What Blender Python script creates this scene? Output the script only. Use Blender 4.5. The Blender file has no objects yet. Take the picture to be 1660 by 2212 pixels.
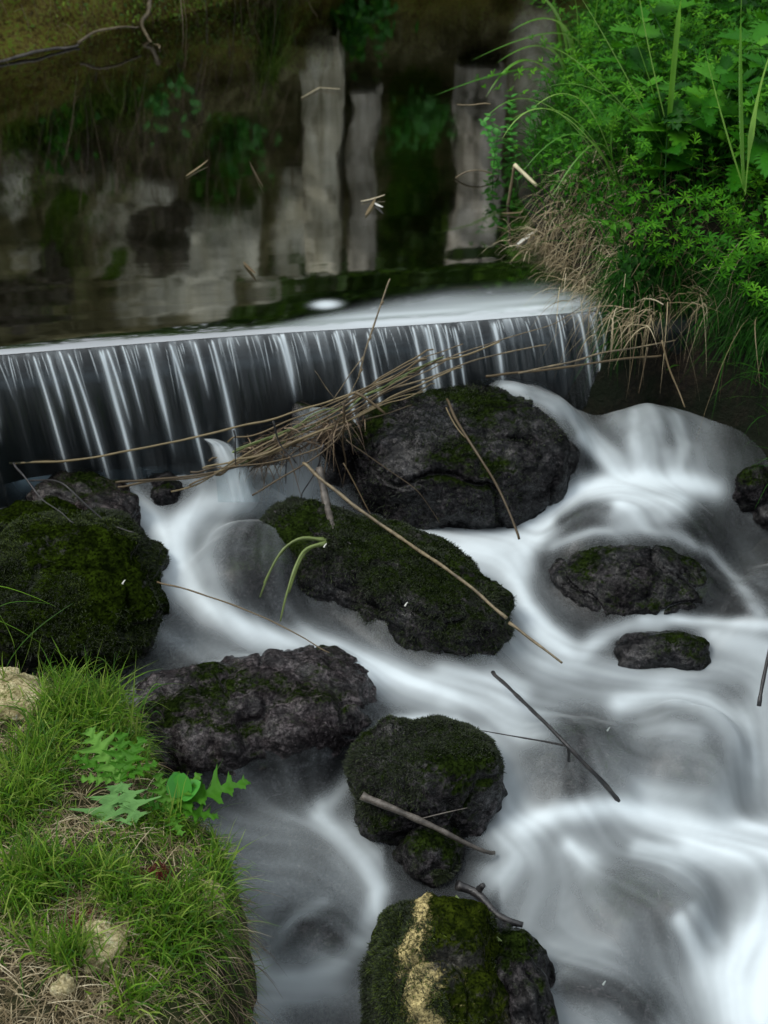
import bpy, math
import numpy as np
from mathutils import Vector, Matrix
R = math.radians
C = bpy.context.scene.collection
sc = bpy.context.scene
rng = np.random.default_rng(7)

# ------------------------------------------------------------ camera, light, exposure
CAMH, PITCH, TV = 1.5, R(33), 0.36
TH = TV * 1660 / 2212
cam_d = bpy.data.cameras.new('camera'); cam = bpy.data.objects.new('camera', cam_d); C.objects.link(cam)
cam.location = (0, 0, CAMH); cam.rotation_euler = (R(90) - PITCH, 0, 0)
cam_d.sensor_fit = 'VERTICAL'; cam_d.sensor_height = 36; cam_d.lens = 50
cam_d.clip_start = 0.05; cam_d.clip_end = 2000
cam_d.dof.use_dof = True; cam_d.dof.focus_distance = 2.6; cam_d.dof.aperture_fstop = 7.0
sc.camera = cam
SUN_EL, SUN_AZ = 54, -98          # azimuth from +y (far side), negative = left
w = bpy.data.worlds.new('World'); sc.world = w; w.use_nodes = True
nt = w.node_tree; nt.nodes.clear()
out = nt.nodes.new('ShaderNodeOutputWorld'); bg = nt.nodes.new('ShaderNodeBackground')
sky = nt.nodes.new('ShaderNodeTexSky'); sky.sky_type = 'NISHITA'; sky.sun_disc = False
sky.sun_elevation = R(SUN_EL); sky.sun_rotation = R(SUN_AZ); sky.air_density = 1.0; sky.dust_density = 2.0
hs = nt.nodes.new('ShaderNodeHueSaturation'); hs.inputs['Saturation'].default_value = 0.45
mx = nt.nodes.new('ShaderNodeMix'); mx.data_type = 'RGBA'; mx.inputs[0].default_value = 0.72
# overcast cloud layer: three times brighter overhead than at the horizon
tc = nt.nodes.new('ShaderNodeTexCoord'); sx = nt.nodes.new('ShaderNodeSeparateXYZ'); nt.links.new(tc.outputs['Generated'], sx.inputs[0])
mr = nt.nodes.new('ShaderNodeMapRange'); nt.links.new(sx.outputs['Z'], mr.inputs[0]); mr.inputs[3].default_value = 3.6; mr.inputs[4].default_value = 12.5
vm = nt.nodes.new('ShaderNodeVectorMath'); vm.operation = 'SCALE'; vm.inputs[0].default_value = (.93, 1.0, 1.05); nt.links.new(mr.outputs[0], vm.inputs['Scale'])
nt.links.new(vm.outputs[0], mx.inputs[7])
nt.links.new(sky.outputs[0], hs.inputs['Color']); nt.links.new(hs.outputs[0], mx.inputs[6])
nt.links.new(mx.outputs[2], bg.inputs[0]); bg.inputs[1].default_value = 0.09
nt.links.new(bg.outputs[0], out.inputs[0])
sd = bpy.data.lights.new('sun', 'SUN'); sd.energy = 1.5; sd.angle = R(24); sd.color = (1, .97, .9)
sun = bpy.data.objects.new('sun', sd); C.objects.link(sun)
el, az = R(SUN_EL), R(SUN_AZ)
sdir = Vector((math.sin(az) * math.cos(el), math.cos(az) * math.cos(el), math.sin(el)))
sun.rotation_euler = sdir.to_track_quat('Z', 'Y').to_euler()
sc.view_settings.view_transform = 'Standard'; sc.view_settings.look = 'None'
sc.view_settings.gamma = 1; sc.view_settings.use_curve_mapping = False
sc.view_settings.exposure = 0.6
sc.render.engine = 'CYCLES'
cy = sc.cycles
cy.use_denoising = True; cy.max_bounces = 8; cy.diffuse_bounces = 3; cy.glossy_bounces = 3
cy.transmission_bounces = 4; cy.transparent_max_bounces = 12; cy.caustics_reflective = False; cy.caustics_refractive = False

# ------------------------------------------------------------ geometry helpers
cP, sP = math.cos(PITCH), math.sin(PITCH)
FW, UP = np.array([0, cP, -sP]), np.array([0, sP, cP])
ORG = np.array([0, 0, CAMH])
def ray(px, py):
    u = (px - 830) / 830 * TH; v = (1106 - py) / 1106 * TV
    return np.array([u, 0, 0]) + UP * v + FW
def at(px, py, z):                      # surveyed point of the photograph at height z
    d = ray(px, py); t = (z - CAMH) / d[2]
    return ORG + d * t
def aty(px, py, y):                     # surveyed point at distance y
    d = ray(px, py); return ORG + d * (y / d[1])
def proj(P):
    q = P - ORG; w_ = q @ FW
    return 830 + (q[..., 0] / w_) / TH * 830, 1106 - ((q @ UP) / w_) / TV * 1106
def base_level(y):                      # mean level of the lower stream
    return np.interp(y, [0.5, 1.6, 2.1, 2.6, 2.95, 3.4], [-.80, -.64, -.54, -.44, -.385, -.375])
def atw(px, py, dz=0.0):
    z = -.45
    for _ in range(12): z = float(base_level(at(px, py, z)[1])) + dz
    return at(px, py, z)

def sstep(x, a=0., b=1.):
    t = np.clip((x - a) / (b - a), 0, 1); return t * t * (3 - 2 * t)
def _h(ix, iy, iz, s):
    n = (ix * 374761393 + iy * 668265263 + iz * 2147483647 + s * 1274126177) & 0xffffffff
    n = ((n ^ (n >> 13)) * 1274126177) & 0xffffffff
    n = ((n ^ (n >> 16)) * 2246822519) & 0xffffffff
    return ((n ^ (n >> 15)) & 0xffffff) / 0xffffff
def vnoise(P, s=0):
    P = np.asarray(P, float); F = np.floor(P); f = P - F; I = F.astype(np.int64)
    f = f * f * f * (f * (f * 6 - 15) + 10); r = 0
    for dx in (0, 1):
        wx = f[..., 0] if dx else 1 - f[..., 0]
        for dy in (0, 1):
            wy = f[..., 1] if dy else 1 - f[..., 1]
            for dz in (0, 1):
                wz = f[..., 2] if dz else 1 - f[..., 2]
                r = r + wx * wy * wz * _h(I[..., 0] + dx, I[..., 1] + dy, I[..., 2] + dz, s)
    return r * 2 - 1
def fbm(P, oct=4, s=0, gain=.5):
    a, r, P = 1., 0, np.asarray(P, float)
    for k in range(oct): r = r + a * vnoise(P * 2.03 ** k + 17.3 * k, s + k); a *= gain
    return r
def P3(x, y, z=0.): return np.stack(np.broadcast_arrays(x, y, z), -1).astype(float)

def mesh_data(name, V, F, mats, attrs=None, smooth=True):
    V = np.ascontiguousarray(V, np.float32); me = bpy.data.meshes.new(name)
    F = np.asarray(F, np.int32); n = F.shape[1]
    me.vertices.add(len(V)); me.vertices.foreach_set('co', V.ravel())
    me.loops.add(F.size); me.loops.foreach_set('vertex_index', F.ravel())
    me.polygons.add(len(F)); me.polygons.foreach_set('loop_start', np.arange(0, F.size, n, dtype=np.int32))
    me.polygons.foreach_set('use_smooth', np.full(len(F), smooth))
    for k, a in (attrs or {}).items():
        at_ = me.attributes.new(k, 'FLOAT', 'POINT'); at_.data.foreach_set('value', np.ascontiguousarray(a, np.float32).ravel())
    for m in (mats if isinstance(mats, (list, tuple)) else [mats]): me.materials.append(m)
    me.update(calc_edges=True); return me
def link(name, me, parent=None, loc=None, label=None, cat=None, group=None, kind=None):
    o = bpy.data.objects.new(name, me); C.objects.link(o)
    if parent is not None: o.parent = parent
    if loc is not None: o.location = loc
    if label: o['label'] = label
    if cat: o['category'] = cat
    if group: o['group'] = group
    if kind: o['kind'] = kind
    return o
def empty(name, loc, label, cat, group=None):
    return link(name, None, None, tuple(float(v) for v in loc), label, cat, group)
def grid_faces(ny, nx):
    a = np.arange(ny * nx).reshape(ny, nx)
    return np.stack([a[:-1, :-1], a[:-1, 1:], a[1:, 1:], a[1:, :-1]], -1).reshape(-1, 4)
def strips(B, D, L, Wd, droop, seg=4, rnd=None, tip=.06, wv=None):
    """ribbon blades: base, direction, length, width, droop -> V, F, tint"""
    r = rnd or rng; N = len(B); D = D / np.linalg.norm(D, axis=1, keepdims=True)
    t = np.linspace(0, 1, seg + 1)
    side = np.cross(D, np.array([0, 0, 1.])) + 1e-4
    side /= np.linalg.norm(side, axis=1, keepdims=True)
    side = side + r.normal(0, .7, (N, 3)); side -= (side * D).sum(1, keepdims=True) * D
    side /= np.linalg.norm(side, axis=1, keepdims=True)
    if wv is not None: side = wv
    curl = r.normal(0, .12, (N, 3)); curl[:, 2] *= .3
    P = B[:, None] + D[:, None] * (L[:, None] * t)[..., None]
    P = P + curl[:, None] * (L[:, None] * t ** 2)[..., None]
    P[..., 2] -= (droop * L)[:, None] * t ** 2.2
    wd = (Wd[:, None] * np.maximum(tip, (1 - t ** 1.8)) * .5)
    V = np.stack([P - side[:, None] * wd[..., None], P + side[:, None] * wd[..., None]], 2)
    k = np.arange(N)[:, None] * (seg + 1) * 2 + np.arange(seg)[None] * 2
    F = np.stack([k, k + 1, k + 3, k + 2], -1).reshape(-1, 4)
    tint = np.repeat(r.random(N), (seg + 1) * 2)
    return V.reshape(-1, 3), F, tint
def join(lst):
    V, F, T, n = [], [], [], 0
    for v, f, t in lst: V.append(v); F.append(f + n); T.append(t); n += len(v)
    return np.concatenate(V), np.concatenate(F), np.concatenate(T)
def tube(path, r0, r1, n=7, seed=0, wob=.0):
    """tapered stick along a resampled path -> V, F"""
    P = np.array(path, float)
    d = np.r_[0, np.cumsum(np.linalg.norm(np.diff(P, axis=0), axis=1))]
    m = max(6, int(d[-1] / .012)); s = np.linspace(0, d[-1], m)
    # catmull-like smoothing by interpolating then averaging
    Q = np.stack([np.interp(s, d, P[:, k]) for k in range(3)], 1)
    for _ in range(3): Q[1:-1] = (Q[:-2] + 2 * Q[1:-1] + Q[2:]) / 4
    if wob: Q[1:-1] += np.stack([vnoise(P3(s[1:-1] * 14, seed * 3.1 + k), k) for k in range(3)], 1) * wob
    T = np.gradient(Q, axis=0); T /= np.linalg.norm(T, axis=1, keepdims=True)
    A = np.cross(T, [0.12, .05, 1.]); A /= np.linalg.norm(A, axis=1, keepdims=True) + 1e-9
    Bn = np.cross(T, A)
    a = np.linspace(0, 2 * np.pi, n, endpoint=False)
    rr = np.interp(np.linspace(0, 1, m), [0, 1], [r0, r1])
    rr = rr * (1 + .18 * vnoise(P3(s * 45, seed * 1.7), 5))
    V = Q[:, None] + rr[:, None, None] * (np.cos(a)[None, :, None] * A[:, None] + np.sin(a)[None, :, None] * Bn[:, None])
    idx = np.arange(m * n).reshape(m, n)
    F = np.stack([idx[:-1], np.roll(idx[:-1], -1, 1), np.roll(idx[1:], -1, 1), idx[1:]], -1).reshape(-1, 4)
    V = V.reshape(-1, 3); e0, e1 = len(V), len(V) + 1
    V = np.vstack([V, Q[:1], Q[-1:]])
    caps = [(idx[0, (k + 1) % n], idx[0, k], e0, e0) for k in range(n)] + [(idx[-1, k], idx[-1, (k + 1) % n], e1, e1) for k in range(n)]
    return V, F, np.array([c[:3] for c in caps]), Q
def stick(name, path, r0, r1, mat, label=None, cat=None, parent=None, group=None, seed=0, wob=0., n=7):
    V, F, cp, Q = tube(path, r0, r1, n, seed, wob)
    Ft = np.concatenate([F[:, [0, 1, 2]], F[:, [0, 2, 3]], cp])
    loc = np.array(path[0], float)
    me = mesh_data(name, V - loc, Ft, mat)
    if parent is not None: loc = loc - np.array(parent.location)
    return link(name, me, parent, tuple(loc), label, cat, group), Q

# ------------------------------------------------------------ materials
def newmat(name):
    m = bpy.data.materials.new(name); m.use_nodes = True; t = m.node_tree; t.nodes.clear()
    o = t.nodes.new('ShaderNodeOutputMaterial'); return m, t, o
class N:
    def __init__(s, t): s.t = t
    def n(s, ty, **k):
        x = s.t.nodes.new(ty)
        for a, b in k.items():
            if a.startswith('i_'): 
                key = a[2:].replace('_', ' ')
                x.inputs[key if key in x.inputs else int(key)].default_value = b
            else: setattr(x, a, b)
        return x
    def l(s, a, b): s.t.links.new(a, b)
    def noise(s, scale, det=5, rough=.55, vec=None, dist=0.):
        x = s.n('ShaderNodeTexNoise'); x.inputs['Scale'].default_value = scale; x.inputs['Detail'].default_value = det
        x.inputs['Roughness'].default_value = rough; x.inputs['Distortion'].default_value = dist
        if vec is not None: s.l(vec, x.inputs['Vector'])
        return x.outputs['Fac']
    def ramp(s, fac, stops):
        x = s.n('ShaderNodeValToRGB'); cr = x.color_ramp
        while len(cr.elements) < len(stops): cr.elements.new(.5)
        for e, (p, c) in zip(cr.elements, stops): e.position = p; e.color = (*c, 1) if len(c) == 3 else c
        s.l(fac, x.inputs[0]); return x.outputs[0]
    def mix(s, f, a, b):
        x = s.n('ShaderNodeMix', data_type='RGBA')
        for v, k in ((f, 0), (a, 6), (b, 7)):
            if hasattr(v, 'is_linked'): s.l(v, x.inputs[k])
            else: x.inputs[k].default_value = v if k == 0 else (*v, 1)
        return x.outputs[2]
    def math(s, op, a, b=None, c=None, clamp=False):
        x = s.n('ShaderNodeMath', operation=op, use_clamp=clamp)
        for v, k in ((a, 0), (b, 1), (c, 2)):
            if v is None: continue
            if hasattr(v, 'is_linked'): s.l(v, x.inputs[k])
            else: x.inputs[k].default_value = v
        return x.outputs[0]
    def attr(s, name): return s.n('ShaderNodeAttribute', attribute_name=name).outputs['Fac']
    def pos(s): return s.n('ShaderNodeNewGeometry').outputs['Position']
    def obj(s): return s.n('ShaderNodeTexCoord').outputs['Object']
    def mapped(s, vec, sc_):
        x = s.n('ShaderNodeMapping'); x.inputs['Scale'].default_value = sc_; s.l(vec, x.inputs[0]); return x.outputs[0]
    def bump(s, h, st, dist, nrm=None):
        x = s.n('ShaderNodeBump'); x.inputs['Strength'].default_value = st; x.inputs['Distance'].default_value = dist
        s.l(h, x.inputs['Height'])
        if nrm is not None: s.l(nrm, x.inputs['Normal'])
        return x.outputs[0]
    def pbr(s, col, rough=.6, nrm=None, spec=.5, metal=0):
        x = s.n('ShaderNodeBsdfPrincipled')
        for v, k in ((col, 'Base Color'), (rough, 'Roughness')):
            if hasattr(v, 'is_linked'): s.l(v, x.inputs[k])
            else: x.inputs[k].default_value = v if k == 'Roughness' else (*v, 1)
        x.inputs['Specular IOR Level'].default_value = spec
        if nrm is not None: s.l(nrm, x.inputs['Normal'])
        return x.outputs[0]

def rock_mat(name, dark, mid, pale, moss=.5, mossc=((.004, .007, .002), (.018, .030, .005)), wet=.25, palemask=0., palec=(.50, .41, .19), spec=.26):
    m, t, o = newmat(name); g = N(t); P = g.pos()
    n1 = g.noise(26, 8, .72, P, .8); n2 = g.noise(6, 4, .6, P); n3 = g.noise(150, 4, .75, P, .5); n4 = g.noise(420, 2, .6, P); n5 = g.noise(48, 6, .8, P, 1.5)
    c = g.ramp(n1, [(.32, dark), (.5, mid), (.66, pale)])
    c = g.mix(g.math('MULTIPLY', g.ramp(n3, [(.42, (1, 1, 1)), (.56, (0, 0, 0))]), .85), c, dark)
    c = g.mix(g.ramp(g.math('MULTIPLY', n3, n5), [(.33, (0, 0, 0)), (.42, (1, 1, 1))]), c, tuple(min(.5, v * 1.6) for v in pale))
    if palemask:
        pm = g.ramp(g.math('ADD', g.math('MULTIPLY', g.attr('pale'), .26), g.math('ADD', g.math('MULTIPLY', n5, .8), g.math('MULTIPLY', n1, .55))), [(.80, (0, 0, 0)), (.98, (1, 1, 1))])
        pc = g.mix(g.ramp(n3, [(.4, (0, 0, 0)), (.6, (1, 1, 1))]), tuple(v * .35 for v in palec), palec)
    mk = g.math('MULTIPLY_ADD', g.attr('up'), 1.0, g.math('MULTIPLY', g.math('SUBTRACT', n2, .5), 3.2))
    mk = g.math('ADD', g.math('ADD', mk, moss - 1.0), g.math('MULTIPLY', g.math('SUBTRACT', n5, .5), 3.0))
    mk = g.math('MULTIPLY', mk, 2.4, clamp=True)
    mc = g.mix(g.ramp(g.noise(30, 6, .75, P), [(.38, (0, 0, 0)), (.62, (1, 1, 1))]), mossc[0], mossc[1])
    mc = g.mix(g.ramp(n3, [(.40, (1, 1, 1)), (.58, (0, 0, 0))]), mc, tuple(v * .5 for v in mossc[0]))
    c = g.mix(mk, c, mc)
    if palemask: c = g.mix(pm, c, pc)
    rg = g.math('ADD', wet - .04, g.math('MULTIPLY', mk, .6), clamp=True)
    rg = g.math('ADD', rg, g.math('MULTIPLY', g.math('SUBTRACT', n5, .5), .6), clamp=True)
    b = g.bump(n4, .25, .0015, g.bump(n3, .5, .003, g.bump(n5, .45, .006)))
    x = g.n('ShaderNodeBsdfPrincipled'); g.l(c, x.inputs['Base Color']); g.l(rg, x.inputs['Roughness']); g.l(b, x.inputs['Normal'])
    gl_ = g.ramp(g.math('ADD', g.math('MULTIPLY', n5, .7), g.math('MULTIPLY', n3, .5)), [(.50, (.16, .16, .16)), (.66, (1, 1, 1))])
    gl_ = g.math('MULTIPLY', gl_, g.ramp(g.noise(9, 3, .6, P), [(.38, (.12, .12, .12)), (.6, (1, 1, 1))]))
    g.l(g.math('MULTIPLY', g.math('MULTIPLY', g.math('SUBTRACT', 1.0, mk), gl_), spec * 2.0), x.inputs['Specular IOR Level'])
    g.l(x.outputs[0], o.inputs[0]); return m

M = {}
M['wet'] = rock_mat('wet_rock', (.0016, .0016, .002), (.0045, .0042, .0045), (.045, .040, .043), moss=.16, wet=.22)
M['mossy'] = rock_mat('mossy_rock', (.003, .003, .003), (.009, .0085, .009), (.06, .053, .057), moss=.50)
M['green'] = rock_mat('green_rock', (.006, .006, .006), (.02, .019, .018), (.06, .056, .055), moss=1.0, mossc=((.003, .005, .001), (.020, .034, .003)), wet=.4)
M['veil'] = rock_mat('submerged_rock', (.0025, .0022, .0022), (.012, .009, .009), (.085, .068, .068), moss=.05, wet=.2)
M['slab'] = rock_mat('washed_rock', (.004, .0035, .004), (.022, .018, .019), (.11, .093, .097), moss=.05, wet=.2)
M['ochre'] = rock_mat('ochre_rock', (.004, .004, .003), (.015, .014, .010), (.06, .055, .045), moss=.85, mossc=((.006, .010, .002), (.030, .042, .004)), wet=.4, palemask=1)
M['lime'] = rock_mat('limestone', (.16, .13, .06), (.42, .36, .2), (.62, .56, .36), moss=.1, mossc=((.05, .07, .01), (.12, .16, .02)), wet=.7)
M['outcrop'] = rock_mat('dull_outcrop', (.02, .017, .01), (.09, .075, .05), (.24, .21, .16), moss=.5, mossc=((.01, .016, .003), (.03, .05, .008)), wet=.8)
M['bed'] = rock_mat('stream_bed', (.008, .008, .008), (.03, .026, .024), (.07, .06, .055), moss=0, wet=.5)

def leaf_mat(name, stops, rough=.42, trans=.3, attr='tint', spec=.4, veins=0.):
    m, t, o = newmat(name); g = N(t)
    oi = g.n('ShaderNodeObjectInfo').outputs['Random']
    f = g.math('FRACT', g.math('ADD', g.attr(attr), g.math('MULTIPLY', oi, .93)))
    c = g.ramp(f, stops)
    n = g.noise(60, 3, .6, g.pos()); c = g.mix(g.math('MULTIPLY', n, .45), c, tuple(v * .4 for v in stops[0][1]))
    nr = g.bump(g.noise(240, 2, .5, g.pos()), .25, .002)
    b = g.pbr(c, rough, nr, spec); tr = g.n('ShaderNodeBsdfTranslucent')
    hs_ = g.mix(.5, c, tuple(min(1, v * 1.6) for v in stops[-1][1])); g.l(hs_, tr.inputs[0])
    ms = g.n('ShaderNodeMixShader'); ms.inputs[0].default_value = trans
    g.l(b, ms.inputs[1]); g.l(tr.outputs[0], ms.inputs[2]); g.l(ms.outputs[0], o.inputs[0]); return m
M['nettle'] = leaf_mat('nettle_leaf', [(0, (.008, .065, .002)), (.5, (.028, .17, .005)), (1, (.085, .30, .014))], .55, .25, spec=.15)
M['cleaver'] = leaf_mat('cleaver_leaf', [(0, (.018, .12, .002)), (.6, (.055, .23, .005)), (1, (.13, .36, .015))], .6, .3, spec=.15)
M['stem'] = leaf_mat('green_stem', [(0, (.03, .13, .02)), (1, (.06, .2, .03))], .5, .1)
M['sedge'] = leaf_mat('sedge_blade', [(0, (.05, .20, .008)), (.6, (.13, .34, .02)), (1, (.28, .48, .10))], .35, .3, spec=.5)
M['grass'] = leaf_mat('grass_blade', [(0, (.010, .055, .002)), (.4, (.045, .16, .004)), (.75, (.15, .32, .010)), (1, (.34, .44, .09))], .5, .35, spec=.25)  # yellow end of the ramp puts sunlit blades into the colour
M['bankgrass'] = leaf_mat('bank_grass_blade', [(0, (.006, .045, .002)), (.6, (.02, .11, .004)), (1, (.06, .22, .012))], .55, .3, spec=.15)
M['shadegrass'] = leaf_mat('shaded_grass_blade', [(0, (.004, .025, .002)), (.6, (.010, .06, .004)), (1, (.03, .13, .010))], .6, .2, spec=.1)  # darker copy of the bank grass, shade put into its colour
M['dry'] = leaf_mat('dry_grass', [(0, (.05, .033, .015)), (.5, (.14, .10, .05)), (.85, (.28, .22, .12)), (1, (.48, .42, .27))], .6, .15)
M['straw'] = leaf_mat('bleached_straw', [(0, (.10, .07, .03)), (.4, (.26, .20, .11)), (.8, (.46, .38, .23)), (1, (.66, .58, .40))], .6, .15)
M['root'] = leaf_mat('bank_root', [(0, (.05, .03, .018)), (.6, (.13, .09, .055)), (1, (.28, .2, .12))], .6, .0)
M['thistle'] = leaf_mat('lobed_leaf', [(0, (.02, .10, .004)), (.5, (.05, .18, .008)), (1, (.15, .34, .05))], .6, .3, spec=.2)
M['palethistle'] = leaf_mat('bluish_leaf', [(0, (.09, .23, .06)), (1, (.14, .29, .09))], .65, .2, spec=.12)
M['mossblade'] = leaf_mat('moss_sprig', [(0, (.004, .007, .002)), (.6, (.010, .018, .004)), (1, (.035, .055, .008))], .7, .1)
M['mosslit'] = leaf_mat('lit_moss_sprig', [(0, (.004, .009, .001)), (.5, (.016, .032, .002)), (1, (.085, .125, .006))], .7, .1)  # moss coloured brighter for the lit top and left of boulders
M['liverwort'] = leaf_mat('liverwort', [(0, (.03, .07, .003)), (.5, (.10, .19, .007)), (1, (.22, .33, .02))], .6, .2)
M['redmoss'] = leaf_mat('red_moss', [(0, (.10, .015, .012)), (1, (.2, .04, .02))], .7, .1)
M['reed'] = leaf_mat('reed_stem', [(0, (.045, .03, .014)), (.6, (.12, .085, .04)), (1, (.25, .20, .10))], .5, .0)
M['greenreed'] = leaf_mat('rush_stem', [(0, (.09, .12, .03)), (1, (.18, .24, .07))], .4, .0)
M['cream'] = leaf_mat('cream_reed', [(0, (.62, .55, .33)), (1, (.72, .66, .45))], .5, .0)
M['white'] = leaf_mat('white_petal', [(0, (.66, .66, .6)), (1, (.75, .75, .68))], .5, .1)
M['tree'] = leaf_mat('tree_leaf', [(0, (.03, .08, .008)), (.6, (.07, .16, .014)), (1, (.12, .24, .025))], .5, .3)
M['leafy'] = leaf_mat('waterside_leaf', [(0, (.05, .26, .03)), (1, (.09, .36, .04))], .4, .3)
def bark(name, a, b, c, wet=.4):
    m, t, o = newmat(name); g = N(t); v = g.obj()
    n = g.noise(40, 6, .7, v); n2 = g.noise(200, 4, .6, v)
    cc = g.ramp(n, [(.3, a), (.52, b), (.72, c)])
    g.l(g.pbr(cc, wet, g.bump(n2, .6, .002, g.bump(n, .6, .004)), .5), o.inputs[0]); return m
M['black'] = bark('black_branch', (.008, .008, .009), (.018, .017, .018), (.05, .045, .042), .35)
M['log'] = bark('old_stick', (.02, .017, .014), (.07, .06, .05), (.16, .14, .12), .5)
M['brown'] = bark('brown_stick', (.03, .022, .012), (.13, .10, .055), (.24, .19, .11), .5)

def soil_mat(name, a, b, c, green, gm=.5):
    m, t, o = newmat(name); g = N(t); P = g.pos()
    n = g.noise(18, 6, .65, P); n2 = g.noise(90, 4, .7, P); n3 = g.noise(5, 4, .6, P)
    cc = g.ramp(n2, [(.3, a), (.5, b), (.72, c)])
    cc = g.mix(g.ramp(n3, [(gm - .08, (0, 0, 0)), (gm + .08, (1, 1, 1))]), cc, green)
    g.l(g.pbr(cc, .85, g.bump(n2, .8, .01, g.bump(n, .8, .03)), .2), o.inputs[0]); return m
M['soil'] = soil_mat('bank_soil', (.003, .0025, .002), (.011, .008, .005), (.03, .022, .013), (.003, .006, .001), .5)
M['turf'] = soil_mat('turf_soil', (.010, .007, .004), (.035, .026, .013), (.10, .075, .04), (.018, .03, .005), .52)
M['under'] = soil_mat('pool_silt', (.06, .052, .014), (.12, .105, .034), (.18, .15, .055), (.06, .085, .010), .5)
M['farsoil'] = None
def far_mat():
    m, t, o = newmat('far_bank_earth'); g = N(t); P = g.pos()
    st = g.mapped(P, (9, 9, 1.6)); n = g.noise(1.6, 8, .72, st, .5); n2 = g.noise(60, 5, .75, P); n3 = g.noise(7, 6, .7, P, .6)
    cc = g.ramp(n, [(.3, (.05, .048, .016)), (.5, (.17, .155, .07)), (.62, (.29, .27, .15)), (.78, (.44, .41, .28))])
    sc_ = g.ramp(n, [(.25, (.26, .24, .15)), (.42, (.66, .63, .47)), (.6, (.84, .82, .68)), (.8, (.55, .51, .38))])
    sm = g.math('ADD', g.attr('stone'), g.math('MULTIPLY', g.math('SUBTRACT', n3, .5), 1.1)); sm = g.ramp(sm, [(.32, (0, 0, 0)), (.62, (1, 1, 1))])
    cc = g.mix(sm, cc, sc_)
    cc = g.mix(g.math('MULTIPLY', g.ramp(n2, [(.35, (1, 1, 1)), (.5, (0, 0, 0))]), .7), cc, (.02, .016, .008))
    gm = g.math('ADD', g.attr('growth'), g.math('MULTIPLY', g.math('SUBTRACT', n3, .5), -1.6)); gm = g.ramp(gm, [(.45, (0, 0, 0)), (.6, (1, 1, 1))])
    cc = g.mix(gm, cc, g.ramp(n2, [(.35, (.025, .045, .003)), (.55, (.07, .14, .008)), (.7, (.13, .25, .015))]))
    low = g.attr('low')
    cc = g.mix(g.math('MULTIPLY', low, .85), cc, g.ramp(n2, [(.35, (.03, .022, .004)), (.5, (.14, .10, .018)), (.62, (.13, .22, .014))]))
    g.l(g.pbr(cc, .9, g.bump(n2, .7, .02, g.bump(n3, .8, .05)), .1), o.inputs[0]); return m
M['farsoil'] = far_mat()
def concrete_mat(name, a, b, c):
    m, t, o = newmat(name); g = N(t); P = g.pos()
    st = g.mapped(P, (12, 12, 1.2)); n = g.noise(1.3, 7, .65, st, .3); n2 = g.noise(45, 5, .7, P); n3 = g.noise(5, 5, .65, P)
    cc = g.ramp(n, [(.28, a), (.5, b), (.68, c)])
    cc = g.mix(g.ramp(n3, [(.54, (0, 0, 0)), (.64, (1, 1, 1))]), cc, tuple(v * .35 for v in a))
    g.l(g.pbr(cc, .85, g.bump(n2, .5, .006, g.bump(n3, .5, .02)), .2), o.inputs[0]); return m
M['wall'] = concrete_mat('stained_limestone', (.20, .18, .10), (.60, .56, .42), (.82, .79, .64))
M['wallgrey'] = concrete_mat('grey_stone', (.16, .145, .11), (.42, .39, .32), (.64, .60, .52))
def weir_mat():
    m, t, o = newmat('wet_concrete'); g = N(t); P = g.pos()
    st = g.mapped(P, (20, 20, 2)); n = g.noise(1, 6, .6, st)
    g.l(g.pbr(g.ramp(n, [(.3, (.002, .003, .004)), (.6, (.006, .009, .011)), (.8, (.014, .018, .020))]), .3, g.bump(n, .3, .01), .4), o.inputs[0]); return m
M['weir'] = weir_mat()

def water_mat(name, ior, rough, tint, wave=None, foamc=(.80, .885, .93)):
    m, t, o = newmat(name); g = N(t)
    nr = None
    if wave: nr = wave(g)
    fr = g.n('ShaderNodeFresnel'); fr.inputs['IOR'].default_value = ior
    gl = g.n('ShaderNodeBsdfGlossy'); gl.inputs['Roughness'].default_value = rough; gl.inputs['Color'].default_value = (1, 1, 1, 1)
    tr = g.n('ShaderNodeBsdfTransparent'); tr.inputs[0].default_value = (*tint, 1)
    if nr is not None: g.l(nr, gl.inputs['Normal']); g.l(nr, fr.inputs['Normal'])
    a = g.n('ShaderNodeMixShader'); g.l(fr.outputs[0], a.inputs[0]); g.l(tr.outputs[0], a.inputs[1]); g.l(gl.outputs[0], a.inputs[2])
    df = g.n('ShaderNodeBsdfDiffuse'); df.inputs[0].default_value = (*foamc, 1)
    tl = g.n('ShaderNodeBsdfTranslucent'); tl.inputs[0].default_value = (*foamc, 1)
    f2 = g.n('ShaderNodeMixShader'); f2.inputs[0].default_value = .25; g.l(df.outputs[0], f2.inputs[1]); g.l(tl.outputs[0], f2.inputs[2])
    b = g.n('ShaderNodeMixShader'); g.l(g.attr('foam'), b.inputs[0]); g.l(a.outputs[0], b.inputs[1]); g.l(f2.outputs[0], b.inputs[2])
    g.l(b.outputs[0], o.inputs[0]); return m
def pool_wave(g):
    P = g.pos(); a = g.noise(1.0, 3, .5, g.mapped(P, (2.0, 9, 1))); b = g.noise(1, 2, .5, g.mapped(P, (9, 60, 1)))
    return g.bump(a, .035, .006)
def stream_wave(g):
    P = g.pos(); a = g.noise(1.0, 3, .5, g.mapped(P, (16, 10, 8)))
    return g.bump(a, .15, .02)
M['pool'] = water_mat('pool_water', 4.4, .05, (.75, .78, .62), pool_wave)
M['stream'] = water_mat('stream_water', 1.22, .38, (.80, .86, .88), stream_wave)
M['fall'] = water_mat('falling_water', 1.45, .22, (.75, .86, .92), stream_wave)

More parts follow.
